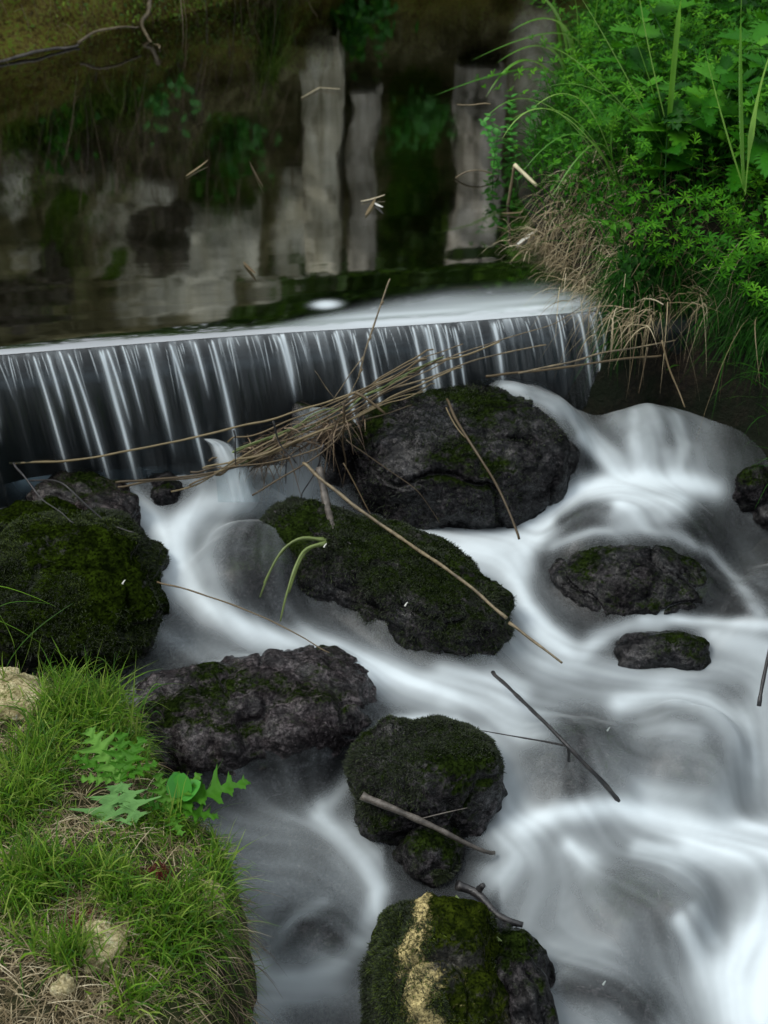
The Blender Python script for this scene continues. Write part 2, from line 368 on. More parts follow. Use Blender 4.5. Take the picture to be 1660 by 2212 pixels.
# ------------------------------------------------------------ weir line and upper pool
W0, W1 = at(0, 762, 0), at(1335, 655, 0)
WE = W1 - W0; WL = np.linalg.norm(WE); WE /= WL
WN = np.array([WE[1], -WE[0], 0.])           # downstream
def crest(u, r, z):                          # u along the crest, r upstream distance
    return W0 + WE * np.asarray(u)[..., None] - WN * np.asarray(r)[..., None] + np.array([0, 0, 1.]) * np.asarray(z)[..., None]

def build_pool_and_fall():
    u = np.concatenate([np.linspace(-3.4, -.72, 40)[:-1], np.linspace(-.72, WL + .14, 500), np.linspace(WL + .14, 3.6, 40)[1:]])
    wdt = .030 + .138 * sstep(u / WL, .33, .75) * (1 - .75 * sstep(u / WL, .9, 1.0)) + .008 * vnoise(P3(u * 9, 1.))
    dh = .0055 + .0105 * sstep(u / WL, .33, .75)
    def drop(r): return -dh[None, :] * np.exp(-np.clip(r, 0, None) / wdt[None, :] * 1.6)
    rr = 4.9 * np.linspace(1, 0, 200) ** 2.6
    Rg = rr[:, None] + 0 * u[None]
    Z = drop(Rg)
    Z = Z + .0008 * vnoise(P3(u[None] * 1.3 + 0 * Rg, Rg * 15 + .5 * u[None], 3.), 15) * np.exp(-(Rg / .42) ** 2) * (1 - np.exp(-Rg / .02)) + .0003 * vnoise(P3(u[None] * 5 + 0 * Rg, Rg * 9, 4.), 16) * np.exp(-(Rg / 1.2) ** 2) * (1 - np.exp(-Rg / .05))
    P1 = crest(u[None] + 0 * Rg, Rg, Z)
    # sky reflection on the curved lip, painted as foam density
    lip = np.exp(-(Rg / (wdt[None] * .75)) ** 4)
    ripple = .5 + .5 * vnoise(P3(u[None] * 3 + 0 * Rg, Rg * 55, 2.), 4)
    f1 = lip * (.12 + .5 * sstep(u / WL, .3, .6)[None] * (1 - sstep(u / WL, .86, 1.)[None])) * (.55 + .6 * ripple)
    # small patch of sky reflection above the lip, also painted as foam
    cu = np.dot(at(705, 657, 0) - W0, WE)
    cr = -np.dot(at(705, 657, 0) - W0, WN)
    f1 = np.maximum(f1, .75 * np.exp(-(((u[None] - cu) / .035) ** 2 + ((Rg - cr) / .024) ** 2) ** 1.5))
    Fp = grid_faces(*Rg.shape)[:, ::-1]; UU = (u[None] + 0 * Rg).ravel(); Fp = Fp[~((UU[Fp].max(1) > WL + .05) & (Rg.ravel()[Fp].min(1) < .30 * np.clip((UU[Fp].max(1) - WL) / .4, .3, 2)))]
    me = mesh_data('pool_water', P1.reshape(-1, 3), Fp, M['pool'], {'foam': f1})  # foam values here hold the painted sky reflection
    link('pool_water', me, kind='structure')
    # the falling sheet
    uf = np.linspace(-.74, WL + .015, 1500); wf = np.interp(uf, u, wdt)
    t = np.linspace(0, 1, 90)[:, None]; tf = .265
    dhf = np.interp(uf, u, dh)[None]; slope = dhf * 1.6 / wf[None]
    vx = .30 - .0 * slope; T = t * tf
    r = -(vx * T); Z = -dhf - vx * slope * T - 4.9 * T * T
    uu = uf[None] + .05 * t ** 1.5 + 0 * r       # drift along the crest to the right
    P2 = crest(uu, r, Z)
    th = .004 * vnoise(P3(uf[None] * 32 + 0 * r, t * .9), 8) + .003 * vnoise(P3(uf[None] * 110 + 0 * r, t * 1.2), 9)
    P2 = P2 + WN * th[..., None] * np.sqrt(t)[..., None]
    # threads of white water
    f = np.zeros_like(uu); lr = np.random.default_rng(21)
    base = .24 * np.exp(-(t / .26) ** 2) * (.6 + .6 * vnoise(P3(uf[None] * 45 + 0 * r, t * .7), 3)) + .012 + .03 * np.clip(vnoise(P3(uf[None] * 28 + 0 * r, t * .5), 33), 0, 1)  # pale top band: painted sky reflection together with thin foam
    x = uf[0]
    xs = []
    while x < uf[-1]:
        xs.append(x); x += lr.choice([.006, .011, .018, .032], p=[.35, .3, .22, .13]) * lr.uniform(.7, 1.3)
    for x in xs:
        big = lr.random() < .36
        Lg = lr.uniform(.55, 1.1) if big else lr.uniform(.15, .55)
        st = lr.uniform(0, .12); sg = (lr.uniform(.0016, .0034) if big else lr.uniform(.0008, .0020))
        dr = lr.normal(.0, .012)
        c = x + dr * t
        ww = sg * (.55 + .9 * t)
        prof = sstep(t, st - .02, st + .10) * (1 - sstep(t, st + Lg * .55, st + Lg))
        f += (lr.uniform(.9, 1.3) if big else lr.uniform(.35, .8)) * prof * np.exp(-((uf[None] - c) / ww) ** 2)
        if big: f += .22 * prof * np.exp(-((uf[None] - c) / (ww * 3.5)) ** 2)
    fine = np.clip(vnoise(P3(uf[None] * 170 + 0 * r, t * 2.2 + uf[None] * 3), 14), 0, 1) ** 2 * np.exp(-(t / .35) ** 2) * .45
    f = np.clip(f + (base + fine) * sstep(t, 0, .06) * (.35 + .65 * sstep(uf[None] / WL, -.2, .5)), 0, .95) * (1 - .5 * sstep(t, .8, 1))
    me = mesh_data('waterfall', P2.reshape(-1, 3), grid_faces(*r.shape)[:, ::-1], M['fall'], {'foam': f})
    link('waterfall', me, kind='structure')
build_pool_and_fall()

def ibox(name, corners_fn, nx, mat): pass
def build_weir():
    u = np.linspace(-1.6, WL + .7, 120)
    prof = [(.55, -.45), (.55, -.16), (.30, -.075), (.12, -.055), (.02, -.052), (-.012, -.062), (-.022, -.09), (-.020, -.25), (-.03, -.50)]
    V = np.array([[crest(uu, r, z) + np.array([0, 0, .004 * vnoise(P3(uu * 9, r * 20), 3)]) for uu in u] for r, z in prof])
    me = mesh_data('weir', V.reshape(-1, 3), grid_faces(len(prof), len(u)), M['weir'])
    link('weir', me, label='dark wet concrete weir sill with water sliding over it', cat='weir')
build_weir()
def build_beds():
    x, y = np.meshgrid(np.linspace(-4.5, 4.5, 90), np.linspace(2.9, 9.5, 80))
    z = -.30 - .12 * sstep(y, 3.5, 4.5) + .05 * fbm(P3(x * 1.6, y * 1.6), 4, 3)
    under = ((x - W0[0]) * WN[0] + (y - W0[1]) * WN[1]) > -.4
    z = np.where(under, -.62, z)
    link('pool_bed', mesh_data('pool_bed', P3(x, y, z).reshape(-1, 3), grid_faces(*x.shape), M['under']), kind='structure')
    x, y = np.meshgrid(np.linspace(-2.4, 2.6, 240), np.linspace(.3, 3.6, 180))
    z = base_level(y) - .09 + .04 * fbm(P3(x * 6, y * 6), 4, 6)
    link('stream_bed', mesh_data('stream_bed', P3(x, y, z).reshape(-1, 3), grid_faces(*x.shape), M['bed']), kind='structure')
build_beds()

# ------------------------------------------------------------ rocks
import bmesh
_ico = {}
def ico(s):
    if s not in _ico:
        b = bmesh.new(); bmesh.ops.create_icosphere(b, subdivisions=s, radius=1)
        _ico[s] = (np.array([v.co for v in b.verts]), np.array([[v.index for v in f.verts] for f in b.faces])); b.free()
    return _ico[s]
ROCKS = []; FILM = []
def rock(c, rad, yaw, mat, label, seed, sub=6, amp=.16, tilt=0., boxy=2.6, name='boulder', mossn=0, mossm=None, pale=None, cut=None, group=None, fine=.008, film=None):
    V, F = ico(sub); c = np.array(c, float); rad = np.array(rad, float)
    n = V.copy()
    q = (np.abs(V) ** boxy).sum(1) ** (-1 / boxy); P = V * q[:, None]
    P = P * (1 + amp * fbm(V * 1.5 + seed * 7.7, 3, seed))[:, None]
    m = rad.mean()
    W = P * rad
    W += n * (fine * fbm(W * 16 + seed, 4, seed + 20, .6) * (m / .15) ** .5)[:, None]
    W -= n * (.02 * m / .15 * np.clip(.09 - np.abs(vnoise(W * 9 + seed, seed + 5)), 0, 1) / .09 * .5)[:, None]
    ry, rz = Matrix.Rotation(R(tilt), 3, 'Y'), Matrix.Rotation(R(yaw), 3, 'Z')
    A = np.array(rz @ ry)
    W = W @ A.T
    me = mesh_data(name, W, F, mat)
    nr = np.empty(len(W) * 3, np.float32); me.vertices.foreach_get('normal', nr); nr = nr.reshape(-1, 3)
    up = np.clip(nr[:, 2] * .75 + .25, 0, 1)
    a = me.attributes.new('up', 'FLOAT', 'POINT'); a.data.foreach_set('value', up.astype(np.float32))
    pl = np.zeros(len(W)) if pale is None else pale(W + c, nr)
    a = me.attributes.new('pale', 'FLOAT', 'POINT'); a.data.foreach_set('value', pl.astype(np.float32))
    o = link(name, me, None, tuple(c), label, 'rock', group)
    if mossn:
        r = np.random.default_rng(seed + 100)
        tri = W[F]; ar = np.linalg.norm(np.cross(tri[:, 1] - tri[:, 0], tri[:, 2] - tri[:, 0]), axis=1)
        fn = nr[F].mean(1); fc = tri.mean(1)
        wgt = ar * np.clip(fn[:, 2] + .25, 0, 1) * sstep(fbm((fc + c) * 7, 3, seed + 9), -.35, .3) * ((fc + c)[:, 2] > base_level((fc + c)[:, 1]) + .01)
        if pale is not None: wgt = wgt * (1 - np.clip(pl[F].mean(1), 0, 1) * .93)
        sets = [(M['mossblade'], wgt, mossn)]
        if mossm is not None:
            br = wgt * sstep(fbm((fc + c) * 5 + 3, 4, seed + 50) + .9 * (fn[:, 2] - .75) - .5 * (fc[:, 0] / rad[0]), -.05, .35)  # brighter sprigs on top and left paint the lit side in moss
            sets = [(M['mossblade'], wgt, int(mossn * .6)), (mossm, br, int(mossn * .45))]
        for mm, wg, cnt in sets:
            k = r.choice(len(F), cnt, p=wg / wg.sum())
            b = r.dirichlet((1, 1, 1), cnt)
            B = (tri[k] * b[..., None]).sum(1) - fn[k] * .001
            D = fn[k] + r.normal(0, .55, (cnt, 3))
            L = r.uniform(.003, .009, cnt) * (1 + .7 * np.clip(fbm(B * 14, 2, seed + 8), -.5, 1)); Wd = r.uniform(.0010, .0024, cnt)
            v, f, tt = strips(B, D, L, Wd, np.full(cnt, .2), 2, r, .3)
            link('moss', mesh_data('moss', v, f, mm, {'tint': tt}, False), o, kind='stuff')
    if film is not None: FILM.append((o, None if film == 1 else film))
    return o
def rk(px0, px1, pyt, pyb, k, dz, **kw):
    """ellipsoid seen between px0..px1 and pyt..waterline pyb; k = depth/height"""
    f = atw((px0 + px1) / 2, pyb); 
    th = math.atan2(CAMH - f[2], f[1]); s = np.linalg.norm(f - ORG) * math.cos(0) * (2 * TH / 1660)
    H = (pyb - pyt) * s
    rz = H / (k * math.sin(th) + math.sqrt((k * math.sin(th)) ** 2 + math.cos(th) ** 2))
    ry = k * rz
    c = np.array([f[0], f[1] + ry * .93, f[2] + dz])
    return c, ((px1 - px0) / 2 * s, ry, rz - dz)

c, r_ = rk(745, 1285, 808, 1150, 1.0, .075)
ROCK_A = (c, r_)
rock(c, r_, 6, M['wet'], 'largest dark wet boulder under the reed debris, just below the weir', 3, 7, .05, fine=.008, boxy=2.35, mossn=9000, film=lambda o: sstep((X - o.location[0]) / .27 + .8 * (Y - o.location[1]) / .2, .25, .55))
c, r_ = rk(-260, 325, 1092, 1470, 1.1, .07)
rock(c, r_, -14, M['green'], 'big green mossy boulder at the left edge above the grass', 5, 7, .15, boxy=2.4, mossn=70000, mossm=M['mosslit'])
cC = atw(796, 1372); cC[1] += .165; cC[2] += .03
rock(cC, (.34, .135, .135), -36, M['mossy'], 'long mossy rock slanting through the middle of the stream', 11, 7, .10, boxy=2.5, mossn=34000, film=lambda o: 1 - .5 * sstep(X, o.location[0] - .30, o.location[0] - .22))
c, r_ = rk(405, 700, 1095, 1335, 1.1, 0)
VL = (c, r_)
rock(c, (r_[0], r_[1], r_[2] * .8), -20, M['veil'], 'smooth brown rock under a thin veil left of the slanting rock', 13, 7, .05, boxy=2.2, film=1)
c, r_ = rk(225, 845, 1412, 1740, 1.1, 0)
VD = (c, r_)
rock(c + np.array([-.012, .02, 0]), (r_[0] * .98, r_[1] * .95, r_[2] * .95), 13, M['slab'], 'broad grey rock with water filming down its face, beside the grass bank', 17, 7, .10, boxy=2.8, fine=.009, film=lambda o: 1 - .16 * sstep(X, o.location[0] - .25, o.location[0] - .13) - .10 * sstep(vnoise(P3(X * 16, Y * 16), 91), -.1, .5))
c, r_ = rk(762, 1080, 1568, 1812, .75, .03)
rock(c, r_, 8, M['mossy'], 'domed mossy rock with a stick lying across its foot', 23, 7, .10, boxy=2.7, mossn=26000)
c, r_ = rk(855, 1010, 1790, 1905, 1.0, 0)
rock(c, r_, 25, M['mossy'], 'small mossy stone just under the fallen stick', 29, 5, .15, boxy=2.4, mossn=4000)
def paleF(W, n):
    px, py = proj(W)
    ln = np.interp(py, [1930, 1990, 2060, 2110, 2170, 2240], [912, 905, 880, 905, 900, 950])
    wd = np.interp(py, [1930, 1990, 2060, 2110, 2170, 2240], [10, 13, 24, 34, 20, 26])
    return np.exp(-((px - ln) / (wd * 2.0)) ** 2) * 1.1
c, r_ = rk(796, 1100, 1992, 2340, .8, .0)
rock(c, r_, -10, M['ochre'], 'mossy rock with a bare ochre streak at the bottom of the photo', 31, 7, .12, boxy=2.7, mossn=34000, mossm=M['mosslit'], pale=paleF)
c, r_ = rk(1010, 1210, 1990, 2300, 1.0, -.02)
rock(c, r_, 20, M['wet'], 'low wet stone joined to the right flank of the ochre streaked rock', 37, 6, .2, boxy=2.4)
c, r_ = rk(1185, 1570, 1145, 1345, 1.2, 0)
VG = (c, r_)
rock(c, (r_[0], r_[1], r_[2] * .85), -8, M['wet'], 'oval wet rock with water curling round it at right', 41, 7, .05, boxy=2.1, fine=.007, film=lambda o: 1 - .25 * sstep(o.location[0] + .21 - X, 0, .10) * sstep(o.location[1] + .06 - Y, -.06, .06))
c, r_ = rk(1330, 1540, 1365, 1450, 1.1, 0)
rock(c, r_, 0, M['wet'], 'small dark rock barely breaking the foam below the oval rock', 43, 5, .12)
c, r_ = rk(40, 310, 1030, 1190, 1.0, .0)
rock(c, r_, -25, M['veil'], 'flat wet stone behind the green mossy boulder with twigs on it', 47, 6, .2, boxy=2.4)
c, r_ = rk(1185, 1580, 1045, 1230, 1.0, -.0)
VL2 = (c, r_)
rock(c, (r_[0], r_[1], r_[2] * .85), 4, M['veil'], 'submerged boulder making the smooth white dome of water', 53, 7, .05, boxy=2.2, film=1)
c, r_ = rk(1300, 1520, 885, 1060, .8, 0)
VK = (c, r_)
rock(c, r_, 0, M['veil'], 'pinkish rock under the side fall by the right bank', 59, 7, .15, film=1)
VM = []
for (x0, x1, yt, yb, s, lab) in ((1150, 1400, 1530, 1760, 61, 'dark submerged rock behind the black branch'), (1380, 1640, 1500, 1760, 67, 'reddish submerged rock under the rounded veil at right'),
                              (1270, 1560, 1850, 2060, 71, 'submerged rock glimpsed through foam at lower right'), (590, 790, 1950, 2110, 73, 'dark submerged rock in the lower left channel'),
                              (1180, 1440, 2070, 2260, 79, 'submerged rock near the bottom edge of the photo'), (1580, 1900, 1200, 1420, 83, 'wet rock under dark water at the right edge')):
    c, r_ = rk(x0, x1, yt, yb, 1.0, -.01); VM.append((c, r_))
    rock(c, (r_[0], r_[1], r_[2] * .72), s * 7 % 40 - 20, M['veil'], lab, s, 6, .10, film=1)
for (x0, x1, yt, yb, s, lab) in ((1590, 1760, 1000, 1130, 87, 'dark stone on the shore at the right edge'), (1550, 1640, 885, 945, 89, 'small yellow stone in the hollow of the right bank'),
                                (620, 760, 860, 1090, 91, 'upright dark stone behind the reed debris'), (300, 420, 1030, 1100, 93, 'low brown stone under the left reeds at the weir foot')):
    c, r_ = rk(x0, x1, yt, yb, .8, 0)
    if s == 89: c = c + np.array([0, 0, .02])
    rock(c, r_, s * 13 % 60, M['ochre'] if s == 89 else M['wet'], lab, s, 5, .2, pale=(lambda W, n: np.ones(len(W))) if s == 89 else None)

# ------------------------------------------------------------ lower stream water
# strokes: (points, sigma px, whiteness, strength)
ST = [
 ([(60,1030),(120,1035),(200,1048),(270,1085),(330,1130),(375,1180),(395,1230)],26,.97,1),
 ([(180,1018),(260,1016),(350,1020),(480,1040)],16,.34,.9),
 ([(530,1085),(450,1095),(400,1130),(370,1180)],27,.9,1),
 ([(330,1205),(380,1250),(450,1310),(560,1365),(680,1408),(800,1446),(900,1482),(960,1500)],34,.98,1),
 ([(460,1140),(440,1200),(455,1260)],36,.5,.75), ([(570,1150),(560,1260)],52,.07,.9), ([(540,1290),(620,1330)],28,.12,.8),
 ([(330,1360),(420,1400),(520,1440)],26,.40,.7),
 ([(500,960),(505,1010),(512,1060)],22,.55,.9), ([(585,1010),(610,1080)],32,.45,.8), ([(660,1080),(700,1100)],28,.40,.8),
 ([(640,1135),(760,1148),(870,1165),(980,1172),(1080,1170),(1160,1160)],20,.92,1),
 ([(800,1195),(930,1215),(1060,1225)],26,.72,.9), ([(1010,1185),(1080,1200),(1110,1240)],24,.97,.9),
 ([(900,1260),(1000,1320),(1090,1380),(1160,1430)],45,.5,.8),
 ([(1150,1150),(1120,1200),(1115,1250),(1135,1310),(1175,1370),(1235,1420)],26,.92,1),
 ([(1190,1200),(1170,1260),(1210,1320)],14,.2,.6),
 ([(1085,835),(1170,850),(1240,890),(1290,950),(1350,1005)],15,.62,.9), ([(1150,845),(1240,850),(1300,860)],18,.3,.8),
 ([(1268,945),(1300,985),(1340,1030)],12,.8,1), ([(1330,900),(1370,960),(1390,1020)],25,.5,.8),
 ([(1400,890),(1405,950),(1400,1020)],26,.68,.9), ([(1440,880),(1510,930),(1520,1010)],46,.40,.85), ([(1460,900),(1475,960),(1465,1020)],10,.62,.8), ([(1370,890),(1372,960),(1380,1020)],9,.65,.8), ([(1440,980),(1450,1020)],14,.6,.7),
 ([(1180,1130),(1210,1092),(1260,1062),(1320,1050),(1400,1046),(1470,1046),(1540,1060)],23,1.05,1),
 ([(1330,1085),(1400,1088),(1470,1085)],28,1,.95), ([(1420,1115),(1350,1135)],26,.6,.8),
 ([(1215,1125),(1260,1100),(1310,1098)],14,.16,.85), ([(1530,1110),(1580,1150)],32,.12,.8),
 ([(1195,1175),(1280,1148),(1370,1142),(1460,1155),(1540,1195),(1600,1265),(1640,1320)],11,.58,.95),
 ([(1260,1230),(1340,1230),(1440,1230),(1540,1290)],48,.07,.95), ([(1620,1200),(1660,1250)],28,.15,.8),
 ([(1390,1340),(1480,1340),(1570,1347),(1670,1352)],13,.92,1), ([(1540,1375),(1620,1395),(1670,1410)],26,.78,.9),
 ([(1245,1430),(1290,1385),(1360,1352),(1420,1348)],17,.72,.9), ([(1340,1400),(1430,1405),(1510,1405)],20,.04,1),
 ([(1190,1440),(1280,1450),(1400,1470),(1540,1440),(1660,1440)],32,.62,.8), 
 ([(960,1455),(1060,1470),(1120,1500)],22,.8,.9), ([(960,1500),(1060,1520),(1130,1560)],40,.75,.9),
 ([(825,1590),(860,1562),(920,1548),(985,1553),(1035,1590)],12,.78,1), ([(850,1500),(930,1520)],20,.5,.6),
 ([(1050,1600),(1085,1680),(1110,1750),(1120,1790)],34,.66,.95), ([(1150,1560),(1200,1520),(1300,1500)],30,.5,.7),
 ([(1260,1590),(1250,1650),(1240,1710)],50,.10,.95), ([(1350,1640),(1420,1660),(1500,1670)],36,.20,.8),
 ([(1340,1520),(1430,1498),(1520,1515),(1590,1570),(1620,1640)],22,.78,.95), ([(1400,1560),(1500,1580)],28,.5,.8),
 ([(1655,1480),(1640,1600),(1610,1700)],34,.62,.8), ([(1380,1710),(1480,1730),(1560,1740)],24,.6,.8),
 ([(1120,1790),(1200,1760),(1320,1745),(1420,1765),(1520,1790),(1670,1795)],22,.93,1), ([(1500,1830),(1600,1840),(1670,1850)],34,.85,.9),
 ([(1080,1810),(1120,1850),(1070,1890)],34,.66,.9), ([(1230,1830),(1270,1860)],18,.85,.9), ([(1270,1880),(1290,1930)],22,.5,.6),
 ([(1380,1835),(1440,1850),(1500,1890)],16,.78,.9), ([(1180,1920),(1150,2000),(1200,2060)],40,.35,.8),
 ([(1350,1910),(1420,1950),(1450,2010)],42,.17,.9), ([(1500,1900),(1560,1960),(1580,2020)],26,.42,.7),
 ([(1640,1900),(1640,1960)],26,.4,.7), ([(1470,1990),(1500,2050),(1540,2120)],13,.74,.95), ([(1500,1960),(1540,2030)],9,.7,.7),
 ([(1200,2040),(1290,2060),(1380,2120)],16,.5,.6), ([(1230,2130),(1330,2140),(1400,2180)],38,.10,.9), ([(1180,2110),(1210,2200)],20,.45,.7),
 ([(1440,2060),(1480,2140),(1500,2210)],26,.3,.8),
 ([(1680,1990),(1620,2045),(1570,2110),(1590,2200),(1640,2260)],44,.9,1), ([(1670,2080),(1640,2180)],46,.92,1),
 ([(850,1575),(805,1615),(755,1675),(705,1740)],20,.74,.95), ([(740,1560),(700,1620)],22,.2,.4),
 ([(360,1500),(420,1600),(520,1680)],60,.11,.9), ([(520,1500),(560,1600),(600,1680)],30,.06,.9), ([(450,1480),(470,1580),(480,1680)],12,.17,.8), ([(660,1480),(740,1560),(700,1650)],60,.05,.95), ([(400,1700),(480,1710),(620,1705)],26,.16,.8),
 ([(480,1790),(560,1790),(640,1790)],38,.33,.8), ([(560,1900),(640,1880),(700,1900)],48,.30,.8),
 ([(690,1765),(740,1810),(790,1865),(818,1920),(800,1985)],20,.72,.95), ([(730,1860),(760,1920)],26,.42,.7),
 ([(640,1990),(700,1990),(740,2030)],30,.05,1), ([(560,2080),(600,2030),(640,1975),(700,1945)],14,.48,.8),
 ([(530,2060),(580,2110),(660,2115),(740,2085),(800,2020)],26,.62,.85), ([(540,2160),(640,2150),(720,2140)],34,.5,.8),
 ([(640,2200),(740,2200)],30,.12,.8),
]
NX, NY = 620, 540
gx = np.linspace(-1.35, 1.75, NX); gy = np.linspace(1.05, 3.42, NY)
X, Y = np.meshgrid(gx, gy)
B0 = base_level(Y) + (.05 + .06 * sstep(X, .15, .45)) * sstep(Y, 2.87, 2.99)
def blur(a, k):
    ker = np.exp(-np.linspace(-2, 2, 2 * k + 1) ** 2); ker /= ker.sum()
    p = np.pad(a, k, mode='edge')
    p = sum(ker[i] * p[i:i + a.shape[0], :] for i in range(2 * k + 1))
    return sum(ker[i] * p[:, i:i + a.shape[1]] for i in range(2 * k + 1))
Z = B0.copy()
HG = np.full(X.shape, -9.)
for o_, wfun in FILM:
    n_ = len(o_.data.vertices); co = np.empty(n_ * 3, np.float32); o_.data.vertices.foreach_get('co', co)
    co = co.reshape(-1, 3).astype(float) + np.array(o_.location)
    ix = np.rint((co[:, 0] - gx[0]) / (gx[1] - gx[0])).astype(int); iy = np.rint((co[:, 1] - gy[0]) / (gy[1] - gy[0])).astype(int)
    ok = (ix >= 0) & (ix < NX) & (iy >= 0) & (iy < NY)
    H1 = np.full(X.shape, -9.); np.maximum.at(H1, (iy[ok], ix[ok]), co[ok, 2])
    for _ in range(2):
        p_ = np.pad(H1, 1, constant_values=-9); nb = np.max([p_[a:a + NY, b:b + NX] for a in range(3) for b in range(3)], 0)
        H1 = np.where(H1 > -8, H1, nb)
    if wfun is not None: H1 = np.where(H1 > -8, B0 - .05 + (H1 + .010 - B0 + .05) * wfun(o_), H1)
    HG = np.maximum(HG, H1)
Z = blur(blur(blur(np.maximum(B0, HG + .008), 8), 7), 6)
Z = np.maximum(Z, np.where(HG > B0, HG + .002, B0 - .01)); Z = blur(blur(Z, 5), 4) + .003
for o_, wfun in FILM:
    if wfun is None: o_.location.z -= .015
# flow field and strokes
px, py = proj(P3(X, Y, Z))
D = np.full(X.shape, .09)
D = np.where(px > 1080, .09 + .30 * sstep(py, 1380, 1800), D)
D = np.where((px < 830) & (py > 1700), .09 + .17 * sstep(py, 1700, 1800), D)
fx = np.full(X.shape, .15); fy = np.full(X.shape, -1.); 
fx *= .25; fy *= .25
def segdist(pts):
    best = np.full(X.shape, 1e9); tx = np.zeros(X.shape); ty = np.zeros(X.shape)
    wp = [atw(*p)[:2] for p in pts]
    for k in range(len(pts) - 1):
        a, b = np.array(pts[k], float), np.array(pts[k + 1], float); d = b - a; L2 = (d ** 2).sum()
        t = np.clip(((px - a[0]) * d[0] + (py - a[1]) * d[1]) / L2, 0, 1)
        q = (px - a[0] - t * d[0]) ** 2 + ((py - a[1] - t * d[1])) ** 2
        wd = wp[k + 1] - wp[k]; wd = wd / np.linalg.norm(wd)
        m = q < best; best = np.where(m, q, best); tx = np.where(m, wd[0], tx); ty = np.where(m, wd[1], ty)
    return best, tx, ty
wob = 14 * fbm(P3(X * 7, Y * 7), 2, 31)
for pts, sg, val, a in ST:
    q, tx, ty = segdist(pts)
    d = np.sqrt(q) + wob * .5
    wgt = a * np.exp(-(np.clip(d, 0, None) / (sg * 1.25)) ** 2)
    D = D * (1 - wgt) + val * wgt
    wf = np.exp(-(d / (sg * 1.8)) ** 2); fx += tx * wf; fy += ty * wf
nrm_ = np.hypot(fx, fy) + 1e-6; fx /= nrm_; fy /= nrm_
fx, fy = blur(fx, 6), blur(fy, 6)
def lic(noise, L):
    acc = noise.copy(); cnt = 1
    for sgn in (1, -1):
        ix, iy = np.meshgrid(np.arange(NX, dtype=float), np.arange(NY, dtype=float))
        for _ in range(L):
            a = np.clip(np.rint(ix).astype(int), 0, NX - 1); b = np.clip(np.rint(iy).astype(int), 0, NY - 1)
            ix = ix + sgn * fx[b, a]; iy = iy + sgn * fy[b, a]
            a = np.clip(np.rint(ix).astype(int), 0, NX - 1); b = np.clip(np.rint(iy).astype(int), 0, NY - 1)
            acc += noise[b, a]; cnt += 1
    acc /= cnt; return (acc - acc.mean()) / acc.std()
l1 = lic(blur(rng.random((NY, NX)), 2), 30); l2 = lic(blur(rng.random((NY, NX)), 7), 40)
l1 = blur(l1, 1)
D = D * (1 + .045 * l1 + .07 * l2) + np.where(HG > B0, .018, .010) * np.clip(l1 + .7 * l2, -1, 3)
D = np.clip(D, .0, 1) ** 1.42; D = np.clip(D, .01, .985)
D = blur(D, 2)
Z2 = Z + .012 * (blur(blur(D, 6), 6) - .3) + .0009 * blur(l2, 4)
Z2 = blur(Z2, 3)
mem = mesh_data('stream_water', P3(X, Y, Z2).reshape(-1, 3), grid_faces(NY, NX), M['stream'], {'foam': D})
link('stream_water', mem, kind='structure')

# small jet shooting off the weir reeds
def jet(name, pts, wid, fo, seed):
    P = np.array(pts); n = 26; s = np.linspace(0, 1, n)
    Q = np.stack([np.interp(s, np.linspace(0, 1, len(P)), P[:, k]) for k in range(3)], 1)
    for _ in range(6): Q[1:-1] = (Q[:-2] + 2 * Q[1:-1] + Q[2:]) / 4
    a = np.linspace(-1, 1, 25); ww = np.interp(s, [0, 1], wid)
    V = Q[:, None] + np.stack([a[None] * ww[:, None], -.25 * ww[:, None] * a[None] ** 2 * -1, -.15 * ww[:, None] * a[None] ** 2], -1)
    st = .5 + .5 * vnoise(P3(a[None] * 5 + 0 * s[:, None], s[:, None] * .8, seed), seed)
    f = np.interp(s, np.linspace(0, 1, len(fo)), fo)[:, None] * (.35 + .8 * st) * np.exp(-(a[None] / .72) ** 4)
    link(name, mesh_data(name, V.reshape(-1, 3), grid_faces(n, 25)[:, ::-1], M['stream'], {'foam': f}), kind='structure')
jet('water_jet', [aty(452, 948, 2.99), aty(478, 960, 2.95), aty(500, 1010, 2.90), aty(515, 1085, 2.86)], [.018, .05], [.55, .6, .5, .3], 3)
jet('water_jet', [aty(700, 880, 3.02), aty(690, 930, 3.0), aty(660, 1010, 2.96), aty(655, 1130, 2.90)], [.06, .13], [.3, .3, .35, .3], 6)

# ------------------------------------------------------------ right bank
def poly_sd(poly, x, y, close):
    """distance to polyline, positive on the right hand side going along it"""
    best = np.full(x.shape, 1e9); sg = np.ones(x.shape)
    for a, b in zip(poly[:-1], poly[1:]):
        d = b - a; t = np.clip(((x - a[0]) * d[0] + (y - a[1]) * d[1]) / (d @ d), 0, 1)
        ex, ey = x - a[0] - t * d[0], y - a[1] - t * d[1]; q = ex ** 2 + ey ** 2
        best = np.minimum(best, q)
    pg = list(poly) + [np.array(c_) for c_ in close]; ins = np.zeros(x.shape, bool)
    for a, b in zip(pg, pg[1:] + pg[:1]):
        m = ((a[1] > y) != (b[1] > y)) & (x < (b[0] - a[0]) * (y - a[1]) / (b[1] - a[1] + 1e-12) + a[0]); ins ^= m
    return np.sqrt(best) * np.where(ins, 1, -1)
RP = [atw(2300, 1900), atw(1900, 1450), atw(1720, 1200), atw(1600, 1040), atw(1530, 940), at(1480, 850, -.33), at(1400, 740, -.15), at(1345, 668, 0), at(1260, 590, 0), at(1160, 500, 0),
      at(1120, 420, 0), at(1150, 310, 0), at(1215, 160, 0), at(1290, 20, 0), at(1360, -120, 0), at(1500, -330, 0), at(1900, -420, 0)]
RP = [p[:2] for p in RP]
